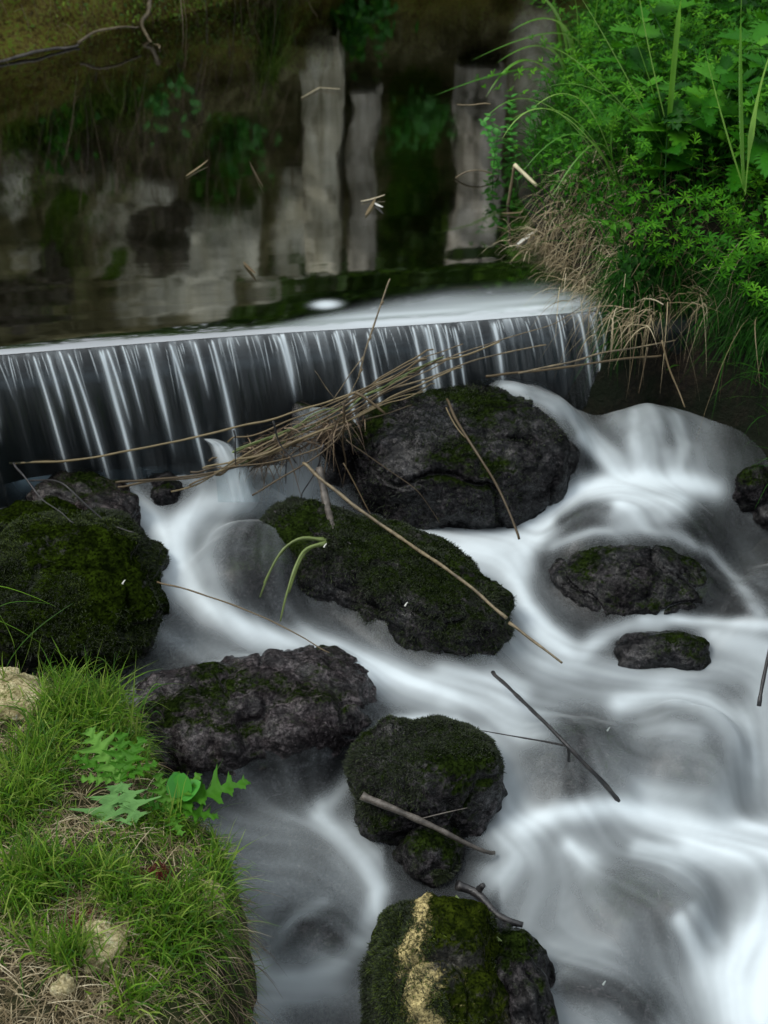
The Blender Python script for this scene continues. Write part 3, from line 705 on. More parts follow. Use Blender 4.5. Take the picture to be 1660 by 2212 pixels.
def bank_z(x, y):
    s = poly_sd(RP, x, y, [(30, 9), (30, -3)]); L = -.40 + .40 * sstep(y, 3.02, 3.28)
    top = .30 + .05 * (y - 3)
    rise = np.where(s < 0, 1.6 * s, (top - L) * (1 - np.exp(-np.clip(s, 0, None) / np.where(L < -.2, .11, .20))))
    n = .03 * fbm(P3(x * 5, y * 5), 4, 12)
    return L + rise + n * sstep(s, -.05, .1), s
x, y = np.meshgrid(np.linspace(.2, 4.6, 300), np.linspace(1.0, 8.6, 420))
z, s = bank_z(x, y)
V = P3(x, y, z).reshape(-1, 3); F = grid_faces(*x.shape)
keep = (s.reshape(-1)[F].max(1) > -.3); F = F[keep]
link('right_bank', mesh_data('right_bank', V, F, M['soil']), kind='structure')
def on_bank(n, box, smin=0., smax=9., seed=0, want=None):
    r = np.random.default_rng(seed); out_ = []
    while len(out_) < n:
        X_ = r.uniform(box[0], box[1], 400); Y_ = r.uniform(box[2], box[3], 400)
        z_, s_ = bank_z(X_, Y_)
        P = P3(X_, Y_, z_); qx, qy = proj(P)
        ok = (s_ > smin) & (s_ < smax) & (qx < 1900) & (qy > -450)
        if want is not None: ok &= want(qx, qy, s_)
        out_ += list(P[ok])
    return np.array(out_[:n])
# low green grass and ground leaves
def grass_patch(name, B, Dr, L, Wd, droop, mat, seg=4, seed=0, label=None, cat='grass', parent=None, wv=None):
    r = np.random.default_rng(seed); v, f, t = strips(B, Dr, L, Wd, droop, seg, r, wv=wv)
    return link(name, mesh_data(name, v, f, mat, {'tint': t}, True), parent, None, label, cat if parent is None else None, kind='stuff')
r = np.random.default_rng(50)
B = on_bank(15000, (.3, 2.6, 1.6, 6.5), .02, 2.0, 51); n = len(B)
out_dir = np.stack([-np.ones(n), -.5 * np.ones(n), np.zeros(n)], 1)
grass_patch('grass', B, np.stack([r.normal(-.25, .5, n), r.normal(-.15, .5, n), np.full(n, 1.)], 1), r.uniform(.06, .26, n), r.uniform(.002, .005, n), r.uniform(.2, .9, n), M['bankgrass'], 5, 52,
            'thick dark green grass growing all over the right bank')
r = np.random.default_rng(53)
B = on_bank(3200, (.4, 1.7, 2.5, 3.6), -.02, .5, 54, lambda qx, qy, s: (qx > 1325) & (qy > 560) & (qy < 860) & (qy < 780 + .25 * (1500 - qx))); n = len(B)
grass_patch('grass', B, np.stack([r.normal(-.5, .4, n), r.normal(-.6, .4, n), np.full(n, .35)], 1), r.uniform(.03, .15, n), r.uniform(.002, .004, n), r.uniform(.4, 1.4, n), M['shadegrass'], 5, 55,
            'shade-darkened green grass drooping over the steep right bank below the weir')
def leafquads(B, size, nrm, r, mat, name, label, cat, parent=None, fold=.25, asp=.5):
    """many small pointed leaves as one body"""
    n = len(B); a = r.uniform(0, 2 * np.pi, n); nrm = nrm / np.linalg.norm(nrm, axis=1, keepdims=True)
    t1 = np.cross(nrm, np.stack([np.cos(a), np.sin(a), 0 * a], 1)); t1 /= np.linalg.norm(t1, axis=1, keepdims=True); t2 = np.cross(nrm, t1)
    sh = np.array([[0, 0, 0], [.3, asp * .5, fold * .3], [.65, asp * .42, fold * .1], [1, 0, -.1], [.65, -asp * .42, fold * .1], [.3, -asp * .5, fold * .3], [.5, 0, 0]])
    V = B[:, None] + size[:, None, None] * (t1[:, None] * sh[None, :, :1] + t2[:, None] * sh[None, :, 1:2] + nrm[:, None] * sh[None, :, 2:3])
    f = np.array([[0, 6, 1], [1, 6, 2], [2, 6, 3], [3, 6, 4], [4, 6, 5], [5, 6, 0]])
    F = (np.arange(n)[:, None, None] * 7 + f[None]).reshape(-1, 3)
    o = link(name, mesh_data(name, V.reshape(-1, 3), F, mat, {'tint': np.repeat(r.random(n), 7)}, False), parent, None, label, cat, kind='stuff')
    return o
r = np.random.default_rng(60)
B = on_bank(9000, (.4, 2.6, 2.2, 6.5), .05, 2.0, 61); B[:, 2] += r.uniform(.0, .10, len(B)) 
leafquads(B, r.uniform(.012, .035, len(B)), np.stack([r.normal(-.2, .6, len(B)), r.normal(-.4, .6, len(B)), np.full(len(B), .9)], 1), r, M['nettle'], 'undergrowth',
          'low leafy undergrowth between the taller plants on the right bank', 'undergrowth')

r = np.random.default_rng(64)
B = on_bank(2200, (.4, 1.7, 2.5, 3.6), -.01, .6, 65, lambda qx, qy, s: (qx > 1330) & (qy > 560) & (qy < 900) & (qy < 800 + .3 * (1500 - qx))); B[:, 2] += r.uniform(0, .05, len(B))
leafquads(B, r.uniform(.010, .028, len(B)), np.stack([r.normal(-.5, .6, len(B)), r.normal(-.7, .5, len(B)), np.full(len(B), .6)], 1), r, M['shadegrass'], 'undergrowth', 'shade-darkened small-leaved growth on the steep right bank beside the weir end', 'undergrowth')
def nettle_leaf(n=15, L=.07, W=.024, seed=0):
    t = np.linspace(0, 1, n); hw = W * np.sin(np.pi * np.clip(t, 0, 1) ** .72) ** .85 * (1 - .25 * t) + .0004
    tooth = np.where(np.arange(n) % 2 == 0, 1.12, .80); tooth[0] = tooth[-1] = 1
    cols = [-1, -.5, 0, .5, 1]; V = []
    for i, ti in enumerate(t):
        for cc in cols:
            w_ = hw[i] * (tooth[i] if abs(cc) == 1 else 1)
            fwd = .006 * (abs(cc) == 1) * (-1 if i % 2 else 1) * (0 < i < n - 1)
            V.append((L * ti + fwd, cc * w_, .18 * abs(cc) * w_ - .28 * L * ti ** 2 + .0012 * (-1) ** i * (abs(cc) == .5)))
    return np.array(V), grid_faces(n, 5)
NL = [mesh_data('leaf', *nettle_leaf(15, .075, .024), M['nettle'], {'tint': np.full(75, .2)}), mesh_data('leaf', *nettle_leaf(13, .055, .021), M['nettle'], {'tint': np.full(65, .5)}),
      mesh_data('leaf', *nettle_leaf(11, .035, .015), M['nettle'], {'tint': np.full(55, .8)})]
def stem_mesh(H, lean, r0=.0018, curve=.2, n=5, mat='stem'):
    m = 7; t = np.linspace(0, 1, m)
    Q = np.stack([lean[0] * H * t ** (1 + curve * 3), lean[1] * H * t ** (1 + curve * 3), H * t * (1 - .25 * np.hypot(*lean) * t)], 1)
    a = np.linspace(0, 2 * np.pi, n, endpoint=False)
    V = Q[:, None] + (r0 * (1 - .6 * t))[:, None, None] * np.stack([np.cos(a), np.sin(a), 0 * a], 1)[None]
    i = np.arange(m * n).reshape(m, n)
    F = np.stack([i[:-1], np.roll(i[:-1], -1, 1), np.roll(i[1:], -1, 1), i[1:]], -1).reshape(-1, 4)
    return mesh_data('stem', V.reshape(-1, 3), F, M[mat], {'tint': np.full(m * n, .5)}), Q
def nettle_proto(H, lean, pairs, seed):
    r = np.random.default_rng(seed)
    sm, Q = stem_mesh(H, lean); tt = np.linspace(0, 1, len(Q)); parts = [('stem', sm, Matrix.Identity(4))]
    for k in range(pairs):
        t = .30 + .70 * k / (pairs - 1); p = Vector([float(np.interp(t, tt, Q[:, j])) for j in range(3)])
        a0 = (k % 2) * math.pi / 2 + r.uniform(-.3, .3); lm = NL[0] if t < .72 else (NL[1] if t < .92 else NL[2])
        for h in (0, 1):
            s = r.uniform(.85, 1.25)
            Mx = Matrix.Translation(p) @ Matrix.Rotation(a0 + h * math.pi, 4, 'Z') @ Matrix.Rotation(R(r.uniform(-28, 12) - (t > .9) * 25), 4, 'Y') @ Matrix.Rotation(R(r.uniform(-20, 20)), 4, 'X') @ Matrix.Scale(s, 4)
            parts.append(('leaf', lm, Mx))
    return parts
LMK = [(1095, 400, 'the snapped cream reed'), (1260, 480, 'the straw clump at the pool edge'), (1200, 120, 'the pale arching sedge tuft'), (1320, 330, 'the finer bent sedge tuft'), (1440, 210, 'the broad-bladed sedge'), (1610, 260, 'the single-stemmed sedge'),
       (1350, 640, 'the right end of the weir'), (1495, 800, 'the grass tuft over the side fall'), (1595, 560, 'the bleached stem near the right edge'), (1440, 530, 'the slanting pale stalk'), (1510, 260, 'the zigzag pale stalk'), (1640, 60, 'the top right corner'), (1400, 60, 'the top of the thicket'), (1620, 720, 'the dark hollow of the bank')]
def whereis(p, h):
    qx, qy = proj(np.array(p) + [-.03, -.03, h]); k = min(LMK, key=lambda l: (l[0] - qx) ** 2 + (l[1] - qy) ** 2)
    dx, dy = qx - k[0], qy - k[1]
    w_ = 'right at' if math.hypot(dx, dy) < 28 else ('just right of' if dx > 0 else 'just left of') if abs(dx) > abs(dy) else ('just below' if dy > 0 else 'just above')
    return w_ + ' ' + k[2]
def place(name, parts, loc, yaw, scale, label, cat, group, lean=(0, 0)):
    root = empty(name, loc, label, cat, group)
    root.rotation_euler = (lean[0], lean[1], yaw); root.scale = (scale,) * 3
    for nm, me, Mx in parts:
        o = bpy.data.objects.new(nm, me); C.objects.link(o); o.parent = root; o.matrix_local = Mx
    return root
NP = [nettle_proto(.22, (-.2, -.2), 5, 1), nettle_proto(.30, (-.1, -.3), 6, 2), nettle_proto(.17, (.1, -.2), 4, 3), nettle_proto(.26, (-.3, .0), 5, 4)]
r = np.random.default_rng(70)
B1 = on_bank(38, (.5, 2.2, 3.5, 6.4), .10, 1.3, 71, lambda qx, qy, s: (qx < 1760) & (qy < 520))
B2 = on_bank(14, (.5, 1.8, 2.8, 3.8), .12, .9, 72, lambda qx, qy, s: (qx < 1720) & (qx > 1420) & (qy < 900))
for k, p in enumerate(np.vstack([B1, B2])):
    far = k < 38
    place('nettle', NP[k % 4], p, r.uniform(0, 6.3), r.uniform(1.25, 1.75) * (1 if far else .8),
          (('tall' if k % 4 in (1, 3) else 'short') if far else 'small lower-growing') + ' stinging nettle ' + whereis(p, .15), 'nettle',
          'nettles in the upper thicket' if far else 'nettles low on the right bank', (r.normal(.15, .15), r.normal(-.2, .18)))
def whorl_mesh(nl=7, L=.020, W=.0042, up=.3, seed=0):
    r = np.random.default_rng(seed); V, F = [], []
    for k in range(nl):
        a = 2 * math.pi * k / nl + r.normal(0, .12); l = L * r.uniform(.8, 1.1); b = len(V)
        ca_, sa = math.cos(a), math.sin(a)
        for t, w_ in ((0, .15), (.4, .75), (.75, 1.), (1, .12)):
            z_ = l * t * (up - .35 * t)
            for s_ in (-1, 1):
                V.append((ca_ * l * t - sa * s_ * W * w_ * .5, sa * l * t + ca_ * s_ * W * w_ * .5, z_ + .0004 * s_))
        for q in range(3): F.append((b + 2 * q, b + 2 * q + 1, b + 2 * q + 3, b + 2 * q + 2))
    return mesh_data('leaf_whorl', np.array(V), np.array(F), M['cleaver'], {'tint': np.full(len(V), r.random())})
WH = [whorl_mesh(7, .021, .0045, .35, 1), whorl_mesh(6, .017, .004, .8, 2), whorl_mesh(6, .010, .003, 1.5, 3)]
def cleaver_proto(H, lean, nw, seed):
    r = np.random.default_rng(seed); sm, Q = stem_mesh(H, lean, .0009, .3, 4); tt = np.linspace(0, 1, len(Q)); parts = [('stem', sm, Matrix.Identity(4))]
    for k in range(nw):
        t = .2 + .8 * k / (nw - 1); p = Vector([float(np.interp(t, tt, Q[:, j])) for j in range(3)])
        wm = WH[0] if t < .8 else (WH[1] if t < .97 else WH[2])
        parts.append(('leaf_whorl', wm, Matrix.Translation(p) @ Matrix.Rotation(R(r.uniform(-25, 25)), 4, 'X') @ Matrix.Rotation(r.uniform(0, 3), 4, 'Z') @ Matrix.Scale(r.uniform(.8, 1.2), 4)))
    return parts
CP = [cleaver_proto(.22, (-.3, -.3), 7, 1), cleaver_proto(.30, (-.5, -.2), 9, 2), cleaver_proto(.16, (.2, -.4), 6, 3), cleaver_proto(.26, (-.1, -.6), 8, 4)]
B = on_bank(115, (.5, 2.0, 2.6, 5.2), .06, 1.0, 81, lambda qx, qy, s: (qx > 1260) & (qx < 1720) & (qy > 100) & (qy < 950))
B = np.vstack([B, on_bank(22, (.6, 1.6, 2.5, 3.4), .01, .5, 83, lambda qx, qy, s: (qx > 1400) & (qx < 1720) & (qy > 560) & (qy < 760))])
for k, p in enumerate(B):
    lowr = proj(p)[1] > 560
    place('cleavers', CP[k % 4], p, r.uniform(-1.2, 1.2), r.uniform(.85, 1.25), (('long trailing' if k % 4 in (1, 3) else 'small upright') if not lowr else ('drooping' if k % 2 else 'bushy low')) + ' cleavers plant ' + whereis(p, .10),
          'cleavers plant', 'cleavers low on the right bank' if lowr else 'cleavers among the nettles', (r.normal(.2, .2), r.normal(-.25, .2)))
# sedge tufts with long arching blades
def sedge(root_p, targets, label, group=None, w=.010, mat='sedge', name='sedge_tuft', seed=0, seg=16):
    """targets: list of (apex point, tip point); each blade an object"""
    rr_ = np.random.default_rng(seed)
    root = empty(name, root_p, label, 'sedge', group)
    for ap, tip in targets:
        p0 = rr_.normal(0, .008, 3); p1 = np.array(ap) - root_p; p2 = np.array(tip) - root_p
        t = np.linspace(0, 1, seg)[:, None]; cc = 2 * p1 - .5 * (p0 + p2)
        Q = (1 - t) ** 2 * p0 + 2 * t * (1 - t) * cc + t ** 2 * p2
        T = np.gradient(Q, axis=0); T /= np.linalg.norm(T, axis=1, keepdims=True)
        S = np.cross(T, [0, 0, 1.]); S /= np.linalg.norm(S, axis=1, keepdims=True); Nn = np.cross(S, T)
        wd = w * (1 - t ** 3) * (.6 + .4 * np.minimum(1, t * 4)) * .5 * rr_.uniform(.75, 1.2) + .0003
        V = np.stack([Q - S * wd, Q - Nn * wd * .35, Q + S * wd], 1).reshape(-1, 3)
        me = mesh_data('blade', V, grid_faces(seg, 3), M[mat], {'tint': np.full(len(V), rr_.random())})
        link('blade', me, root)
    return root
S1 = at(1235, 250, .02); y1 = S1[1]
sedge(S1, [(aty(1180, 150, y1 - .1), aty(938, 207, y1 - .45)), (aty(1150, 130, y1 - .15), aty(1050, 210, y1 - .3)), (aty(1200, 25, y1), aty(1080, 0, y1 - .2)),
           (aty(1240, 80, y1), aty(1020, 130, y1 - .3)), (aty(1220, 60, y1 - .1), aty(1100, 70, y1 - .3)), (aty(1250, 90, y1), aty(1230, -60, y1)),
           (aty(1215, 120, y1), aty(1190, -40, y1 + .05)), (aty(1280, 100, y1), aty(1330, -50, y1)), (aty(1195, 110, y1 - .1), aty(1075, 135, y1 - .35)), (aty(1280, 70, y1), aty(1300, -120, y1))],
      'sedge tuft with long pale blades arching left over the pool', w=.020, seed=1)
S2 = at(1330, 400, .18); y2 = S2[1]
sedge(S2, [(aty(1180, 225, y2 - .1), aty(1040, 265, y2 - .3)), (aty(1200, 240, y2 - .1), aty(1085, 300, y2 - .3)), (aty(1230, 250, y2), aty(1100, 262, y2 - .2)),
           (aty(1250, 290, y2 - .1), aty(1130, 370, y2 - .2)), (aty(1260, 220, y2), aty(1150, 235, y2 - .2)), (aty(1290, 310, y2), aty(1190, 430, y2 - .1)), (aty(1330, 250, y2), aty(1425, 165, y2))],
      'finer sedge tuft bending over the dry grass at the pool edge', w=.009, seed=2)
S3 = at(1440, 330, .28); y3 = S3[1]
sedge(S3, [(aty(1400, 90, y3), aty(1370, -100, y3)), (aty(1460, 100, y3), aty(1480, -60, y3)), (aty(1330, 120, y3), aty(1240, -30, y3)), (aty(1280, 160, y3), aty(1180, 100, y3 - .1)),
           (aty(1300, 200, y3), aty(1180, 190, y3 - .1)), (aty(1400, 160, y3), aty(1330, -20, y3))], 'upright broad-bladed sedge at the top right of the pool', w=.014, seed=3)
S4 = at(1610, 420, .30); y4 = S4[1]
sedge(S4, [(aty(1600, 160, y4 - .1), aty(1605, -60, y4 - .1)), (aty(1640, 200, y4), aty(1700, 40, y4)), (aty(1560, 250, y4), aty(1520, 90, y4))], 'tall single-stemmed sedge at the right edge of the thicket', w=.013, seed=4)
S5 = atw(1495, 880, .05); y5 = S5[1]
sedge(S5, [(aty(1470, 740, y5 - .02), aty(1460, 640, y5)), (aty(1500, 760, y5 - .02), aty(1515, 690, y5)), (aty(1480, 800, y5 - .05), aty(1440, 800, y5 - .1)), (aty(1510, 780, y5), aty(1560, 700, y5)), (aty(1485, 770, y5 - .04), aty(1440, 700, y5 - .05)), (aty(1530, 800, y5), aty(1590, 720, y5)), (aty(1480, 720, y5), aty(1475, 610, y5)), (aty(1500, 790, y5 - .05), aty(1530, 890, y5 - .08)), (aty(1470, 790, y5 - .05), aty(1450, 900, y5 - .08)), (aty(1520, 730, y5), aty(1545, 630, y5))],
      'green grass tuft hanging above the side fall right of the weir', w=.008, seed=5)
# leafy waterside plants
def oval_leaf(L=.03, W=.011):
    n = 8; t = np.linspace(0, 1, n); hw = W * np.sin(np.pi * t ** .8) + .0003
    V = np.array([(L * ti, c_ * h, .2 * abs(c_) * h - .2 * L * ti ** 2) for ti, h in zip(t, hw) for c_ in (-1, -.5, 0, .5, 1)])
    return mesh_data('leaf', V, grid_faces(n, 5), M['leafy'], {'tint': np.full(len(V), .4)})
OV = oval_leaf()
def water_plant_proto(H, seed):
    r = np.random.default_rng(seed); sm, Q = stem_mesh(H, (-.15, -.1), .0017); tt = np.linspace(0, 1, len(Q)); parts = [('stem', sm, Matrix.Identity(4))]
    n = int(H / .022)
    for k in range(n):
        t = .15 + .85 * k / (n - 1); p = Vector([float(np.interp(t, tt, Q[:, j])) for j in range(3)]); a = (k % 2) * 1.57 + r.uniform(-.2, .2)
        for h in (0, 1): parts.append(('leaf', OV, Matrix.Translation(p) @ Matrix.Rotation(a + h * math.pi, 4, 'Z') @ Matrix.Rotation(R(r.uniform(-50, -5)), 4, 'Y') @ Matrix.Scale(r.uniform(.7, 1.1), 4)))
    return parts
WP = [water_plant_proto(.16, 1), water_plant_proto(.22, 2)]
for k, (qx, qy) in enumerate([(1065, 385), (1080, 370), (1100, 330), (1130, 340), (1095, 290), (1150, 280), (1070, 330), (1120, 400), (1165, 350)]):
    place('waterside_plant', WP[k % 2], at(qx, qy + 10, -.01), r.uniform(0, 6), r.uniform(.8, 1.1), ('taller' if k % 2 else 'shorter') + ' oval-leaved water plant ' + whereis(at(qx, qy, 0), .08), 'water plant', 'oval-leaved plants at the pool edge', (r.normal(0, .15), r.normal(0, .15)))
# dry grass
def dry_clump(name, foots, n, dirm, Lr, wr, seed, label, droop=(.4, 1.2), mat='straw', spread=.05):
    r = np.random.default_rng(seed); F_ = np.array(foots); k = r.integers(0, len(F_), n)
    B = F_[k] + r.normal(0, spread, (n, 3)) * [1, 1, .5]
    z_, s_ = bank_z(B[:, 0], B[:, 1]); B[:, 2] = np.maximum(z_, -.0 if B[:, 1].mean() > 3.25 else -.4) + r.uniform(0, .02, n)
    Dr = np.array(dirm)[None] + r.normal(0, .42, (n, 3))
    return grass_patch(name, B, Dr, r.uniform(*Lr, n), r.uniform(*wr, n), r.uniform(*droop, n), M[mat], 5, seed, label, 'dry grass')
ft = [at(x_, y_, .12) for x_, y_ in ((1210, 440), (1250, 470), (1300, 460), (1330, 500), (1280, 520), (1340, 540), (1370, 590), (1230, 400), (1180, 430), (1310, 420))]
dry_clump('dry_grass', ft, 1000, (-.45, -.5, .25), (.06, .16), (.0010, .0028), 91, 'matted straw-coloured dry grass hanging over the pool edge beside the weir')
ft2 = [at(x_, y_, -.05) for x_, y_ in ((1450, 680), (1500, 690), (1550, 700), (1600, 680), (1640, 720))]
dry_clump('dry_grass', ft2, 60, (-.15, -.5, .1), (.06, .2), (.0012, .003), 92, 'dead grass and rootlets hanging down the dark right bank below the weir', (.6, 1.6))
ft3 = [at(x_, y_, -.22) for x_, y_ in ((1400, 740), (1440, 780), (1480, 800), (1530, 800), (1580, 790), (1640, 800), (1430, 720), (1560, 750))]
dry_clump('dead_stems', ft3, 170, (-.12, -.35, .35), (.08, .26), (.0010, .0022), 93, 'thin dead stems standing and hanging in the dark hollow of the right bank', (.2, 1.4), 'dry')
# long thin dry stalks crossing the bank
for k, (pts, lab) in enumerate([
    ([(1240, 345), (1330, 310), (1400, 290), (1470, 280), (1540, 275)], 'thin pale stalk running right from the finer sedge tuft'),
    ([(1060, 225), (1000, 228), (988, 226)], 'short straw stalk poking left over the pool'),
    ([(1395, 300), (1420, 370), (1440, 420)], 'short pale stalk hanging below the nettles'),
    ([(1340, 600), (1400, 550), (1440, 520), (1500, 500), (1530, 470)], 'pale stalk slanting up across the dark lower grass'),
    ([(1590, 450), (1590, 520), (1575, 590), (1560, 640)], 'upright bleached stem near the right edge'),
    ([(1180, 500), (1290, 480), (1380, 440), (1430, 380)], 'arched pale stalk over the dry grass clump'),
    ([(1430, 210), (1470, 250), (1530, 280), (1570, 250), (1600, 285)], 'zigzag pale stalk among the cleavers'),
    ([(1530, 360), (1570, 365), (1610, 350), (1650, 300)], 'thin curved stalk at the right edge of the thicket')]):
    path = [aty(a, b, 3.62 - .0 * j if b > 400 else 3.95) for j, (a, b) in enumerate(pts)]
    stick('dry_stalk', path, .0020, .0011, M['straw'], lab, 'stalk', seed=k, wob=.003, n=5)

# ------------------------------------------------------------ near left bank
LO = np.array([(-700, 1360), (-60, 1465), (120, 1480), (230, 1500), (300, 1560), (325, 1640), (345, 1720), (420, 1775), (470, 1810), (492, 1870), (496, 1920), (486, 1980), (492, 2030), (468, 2075), (430, 2110), (418, 2220), (400, 2500)], float)
LZ = -.36
LP = [at(a, b, LZ + (.0))[:2] for a, b in LO]
def mound_z(x, y):
    s = poly_sd(LP, x, y, [(-9, -2), (-9, 3)])
    top = LZ + .02 + .09 * (1 - np.exp(-np.clip(s, 0, None) / .25)) + .022 * fbm(P3(x * 7, y * 7), 3, 44) * sstep(s, 0, .1)
    edge = LZ - .45 * (1 - sstep(s, -.05, .012)) ** 1.0
    z_ = np.where(s > 0, top - .03 * np.exp(-np.clip(s, 0, None) / .03), edge)
    return z_, s
x, y = np.meshgrid(np.linspace(-2.4, .05, 420), np.linspace(.7, 2.6, 380))
z, s = mound_z(x, y)
lump = .018 * fbm(P3(x * 12, y * 12, z * 12), 3, 8)
V = P3(x + lump * (s < .05), y, z).reshape(-1, 3); F = grid_faces(*x.shape); F = F[s.reshape(-1)[F].max(1) > -.09]
link('left_bank', mesh_data('left_bank', V, F, M['turf']), kind='structure')
def on_mound(n, seed, want=None, smin=-.02, smax=9, box=(-1.4, .0, .9, 2.5)):
    r = np.random.default_rng(seed); o_ = []
    while len(o_) < n:
        X_ = r.uniform(box[0], box[1], 2000); Y_ = r.uniform(box[2], box[3], 2000); z_, s_ = mound_z(X_, Y_)
        P = P3(X_, Y_, z_); qx, qy = proj(P); ok = (s_ > smin) & (s_ < smax) & (qx > -160) & (qy < 2420)
        if want is not None: ok &= want(qx, qy, s_, P, r)
        o_ += list(P[ok])
    return np.array(o_[:n])
clumps = [(250, 1520, 90, 60), (150, 1540, 80, 50), (300, 1620, 50, 70), (60, 1700, 70, 60), (90, 1640, 60, 50), (230, 1880, 60, 60), (330, 2000, 60, 60), (370, 2080, 70, 60), (400, 1960, 60, 40), (470, 1870, 40, 40),
          (80, 1880, 60, 60), (60, 1960, 60, 60), (300, 2150, 60, 50), (450, 1980, 40, 50), (330, 1790, 80, 40), (150, 2060, 50, 40), (260, 1950, 40, 40), (20, 1780, 50, 50)]
def clumpw(qx, qy, s, P, r):
    w_ = sum(np.exp(-((qx - a) / b) ** 2 - ((qy - c_) / d) ** 2) for a, c_, b, d in clumps)
    return r.random(len(qx)) < np.clip(w_ ** 1.5 * 1.1 + .01, 0, 1)
r = np.random.default_rng(101)
B = on_mound(8500, 102, clumpw); n = len(B)
grass_patch('grass', B, np.stack([r.normal(.1, .45, n), r.normal(-.1, .4, n), np.full(n, 1.)], 1), r.uniform(.03, .10, n) * (.45 + 1.1 * np.clip(.5 + vnoise(B * 11, 5), 0, 1)), r.uniform(.0016, .0040, n), r.uniform(.1, .9, n), M['grass'], 4, 103, 'fresh green grass in tufts on the near left bank')
B = on_mound(3600, 104, lambda qx, qy, s, P, r: fbm(P * 8, 3, 17) > -.15); n = len(B)
grass_patch('grass', B, np.stack([r.normal(0, .6, n), r.normal(-.1, .6, n), np.full(n, .55)], 1), r.uniform(.01, .035, n), r.uniform(.0009, .002, n), r.uniform(.1, .7, n), M['grass'], 3, 105, 'short mossy grass covering the near left bank between the tufts')
B = on_mound(12000, 106, lambda qx, qy, s, P, r: r.random(len(qx)) < np.clip(.25 + .6 * sstep(fbm(P * 9, 3, 7), -.1, .4) + .4 * (qy > 1900) * (qx < 300), 0, 1)); n = len(B)
grass_patch('dry_grass', B, np.stack([r.normal(0, .8, n), r.normal(-.3, .8, n), np.full(n, .28)], 1), r.uniform(.02, .075, n), r.uniform(.0009, .0022, n), r.uniform(.1, .8, n), M['straw'], 4, 107, 'dead straw-coloured grass matted through the near left bank')
B = on_mound(2600, 108, lambda qx, qy, s, P, r: (s < .03), -.03, .03); n = len(B)
grass_patch('grass', B, np.stack([r.normal(.7, .4, n), r.normal(-.2, .4, n), np.full(n, .35)], 1), r.uniform(.02, .06, n), r.uniform(.001, .002, n), r.uniform(.3, 1.2, n), M['grass'], 4, 109, 'grass fringe drooping over the edge of the near left bank')
B = on_mound(500, 110, lambda qx, qy, s, P, r: (s < .04) & (qy > 1900), -.03, .04); n = len(B)
grass_patch('rootlets', B, np.stack([r.normal(.4, .4, n), r.normal(-.5, .4, n), np.full(n, -.1)], 1), r.uniform(.03, .10, n), r.uniform(.0008, .0016, n), r.uniform(.6, 1.5, n), M['root'], 5, 111, 'fine brown rootlets hanging from the edge of the near left bank', 'roots')
# moss cushion patches in red
for (a, b, s_, lab) in ((345, 1905, 1, 'red moss patch just left of the round limestone'), (170, 2030, 2, 'red moss patch between dead grass near the bottom left')):
    P = at(a, b, LZ + .04); rr_ = np.random.default_rng(s_); n = 600
    Bq = P + np.c_[rr_.normal(0, .014, n), rr_.normal(0, .014, n), np.zeros(n)]; Bq[:, 2] = mound_z(Bq[:, 0], Bq[:, 1])[0]
    grass_patch('red_moss', Bq, np.stack([rr_.normal(0, .4, n), rr_.normal(0, .4, n), np.ones(n)], 1), rr_.uniform(.008, .018, n), rr_.uniform(.001, .0022, n), np.full(n, .2), M['redmoss'], 2, s_, lab, 'moss')
# limestone lumps
def lime(px_, py_, rx, label, seed, h=.7, dz=.0, flat=1.0):
    p = at(px_, py_, LZ + .05); s = np.linalg.norm(p - ORG) * 2 * TH / 1660; z_ = mound_z(np.array([p[0]]), np.array([p[1]]))[0][0]
    rock((p[0], p[1], z_ + dz), (rx * s, rx * s * .9 * flat, rx * s * h), seed * 37 % 90, M['lime'], label, seed, 5, .2, boxy=2.3, name='limestone', fine=.006)
lime(434, 1928, 52, 'round cracked limestone at the right edge of the grassy bank', 201, .62, -.006)
lime(14, 1510, 80, 'pale limestone at the left edge above the green tufts', 202, .45, -.008)
lime(12, 1690, 38, 'small pale limestone at the left edge among dead grass', 203, .4, -.004)
lime(215, 2075, 62, 'mossy limestone half buried in dead grass at lower left', 204, .5, -.006, 1.0)
lime(143, 2170, 22, 'white limestone chip standing at the bottom left', 205, 1.3, .0)
lime(0, 1440, 40, 'yellowish lichen stone behind the first limestone at the left edge', 206, .8)
# lobed rosettes
def lobed(L, W, seed, n=46, lobes=4):
    r = np.random.default_rng(seed); t = np.linspace(0, 1, n)
    env = W * (np.sin(np.pi * np.clip(t, 0, 1) ** 1.25) ** .7 * .95 + .08) * (1 - t) ** .18
    ph = t * lobes; saw = 1 - np.abs((ph % 1) * 2 - 1) ** 1.1; teeth = .12 * ((np.arange(n) % 2) * 2 - 1)
    la = r.uniform(.55, 1.15, lobes + 2)[np.minimum(ph.astype(int), lobes)]; hw = env * (.15 + .9 * saw ** 1.6 * la + teeth * saw * r.uniform(.3, 2.2, n)) * (t < .995) + .0006; hw[-1] = .0006
    V = []
    for i, ti in enumerate(t):
        for c_ in (-1, -.66, -.33, 0, .33, .66, 1):
            V.append((L * ti + .35 * abs(c_) * hw[i] * .9, c_ * hw[i], .22 * abs(c_) * hw[i] - .22 * L * ti ** 2 + .10 * L * ti + .002 * math.sin(ti * lobes * 6.28 + c_ * 3)))
    return np.array(V), grid_faces(n, 7)
LBm = [mesh_data('leaf', *lobed(.12, .042, 1, lobes=6), M['thistle'], {'tint': np.full(46 * 7, .3)}), mesh_data('leaf', *lobed(.09, .036, 2, lobes=5), M['thistle'], {'tint': np.full(46 * 7, .6)}),
       mesh_data('leaf', *lobed(.075, .052, 3, lobes=4), M['palethistle'], {'tint': np.full(46 * 7, .5)})]
rr2 = np.random.default_rng(3)
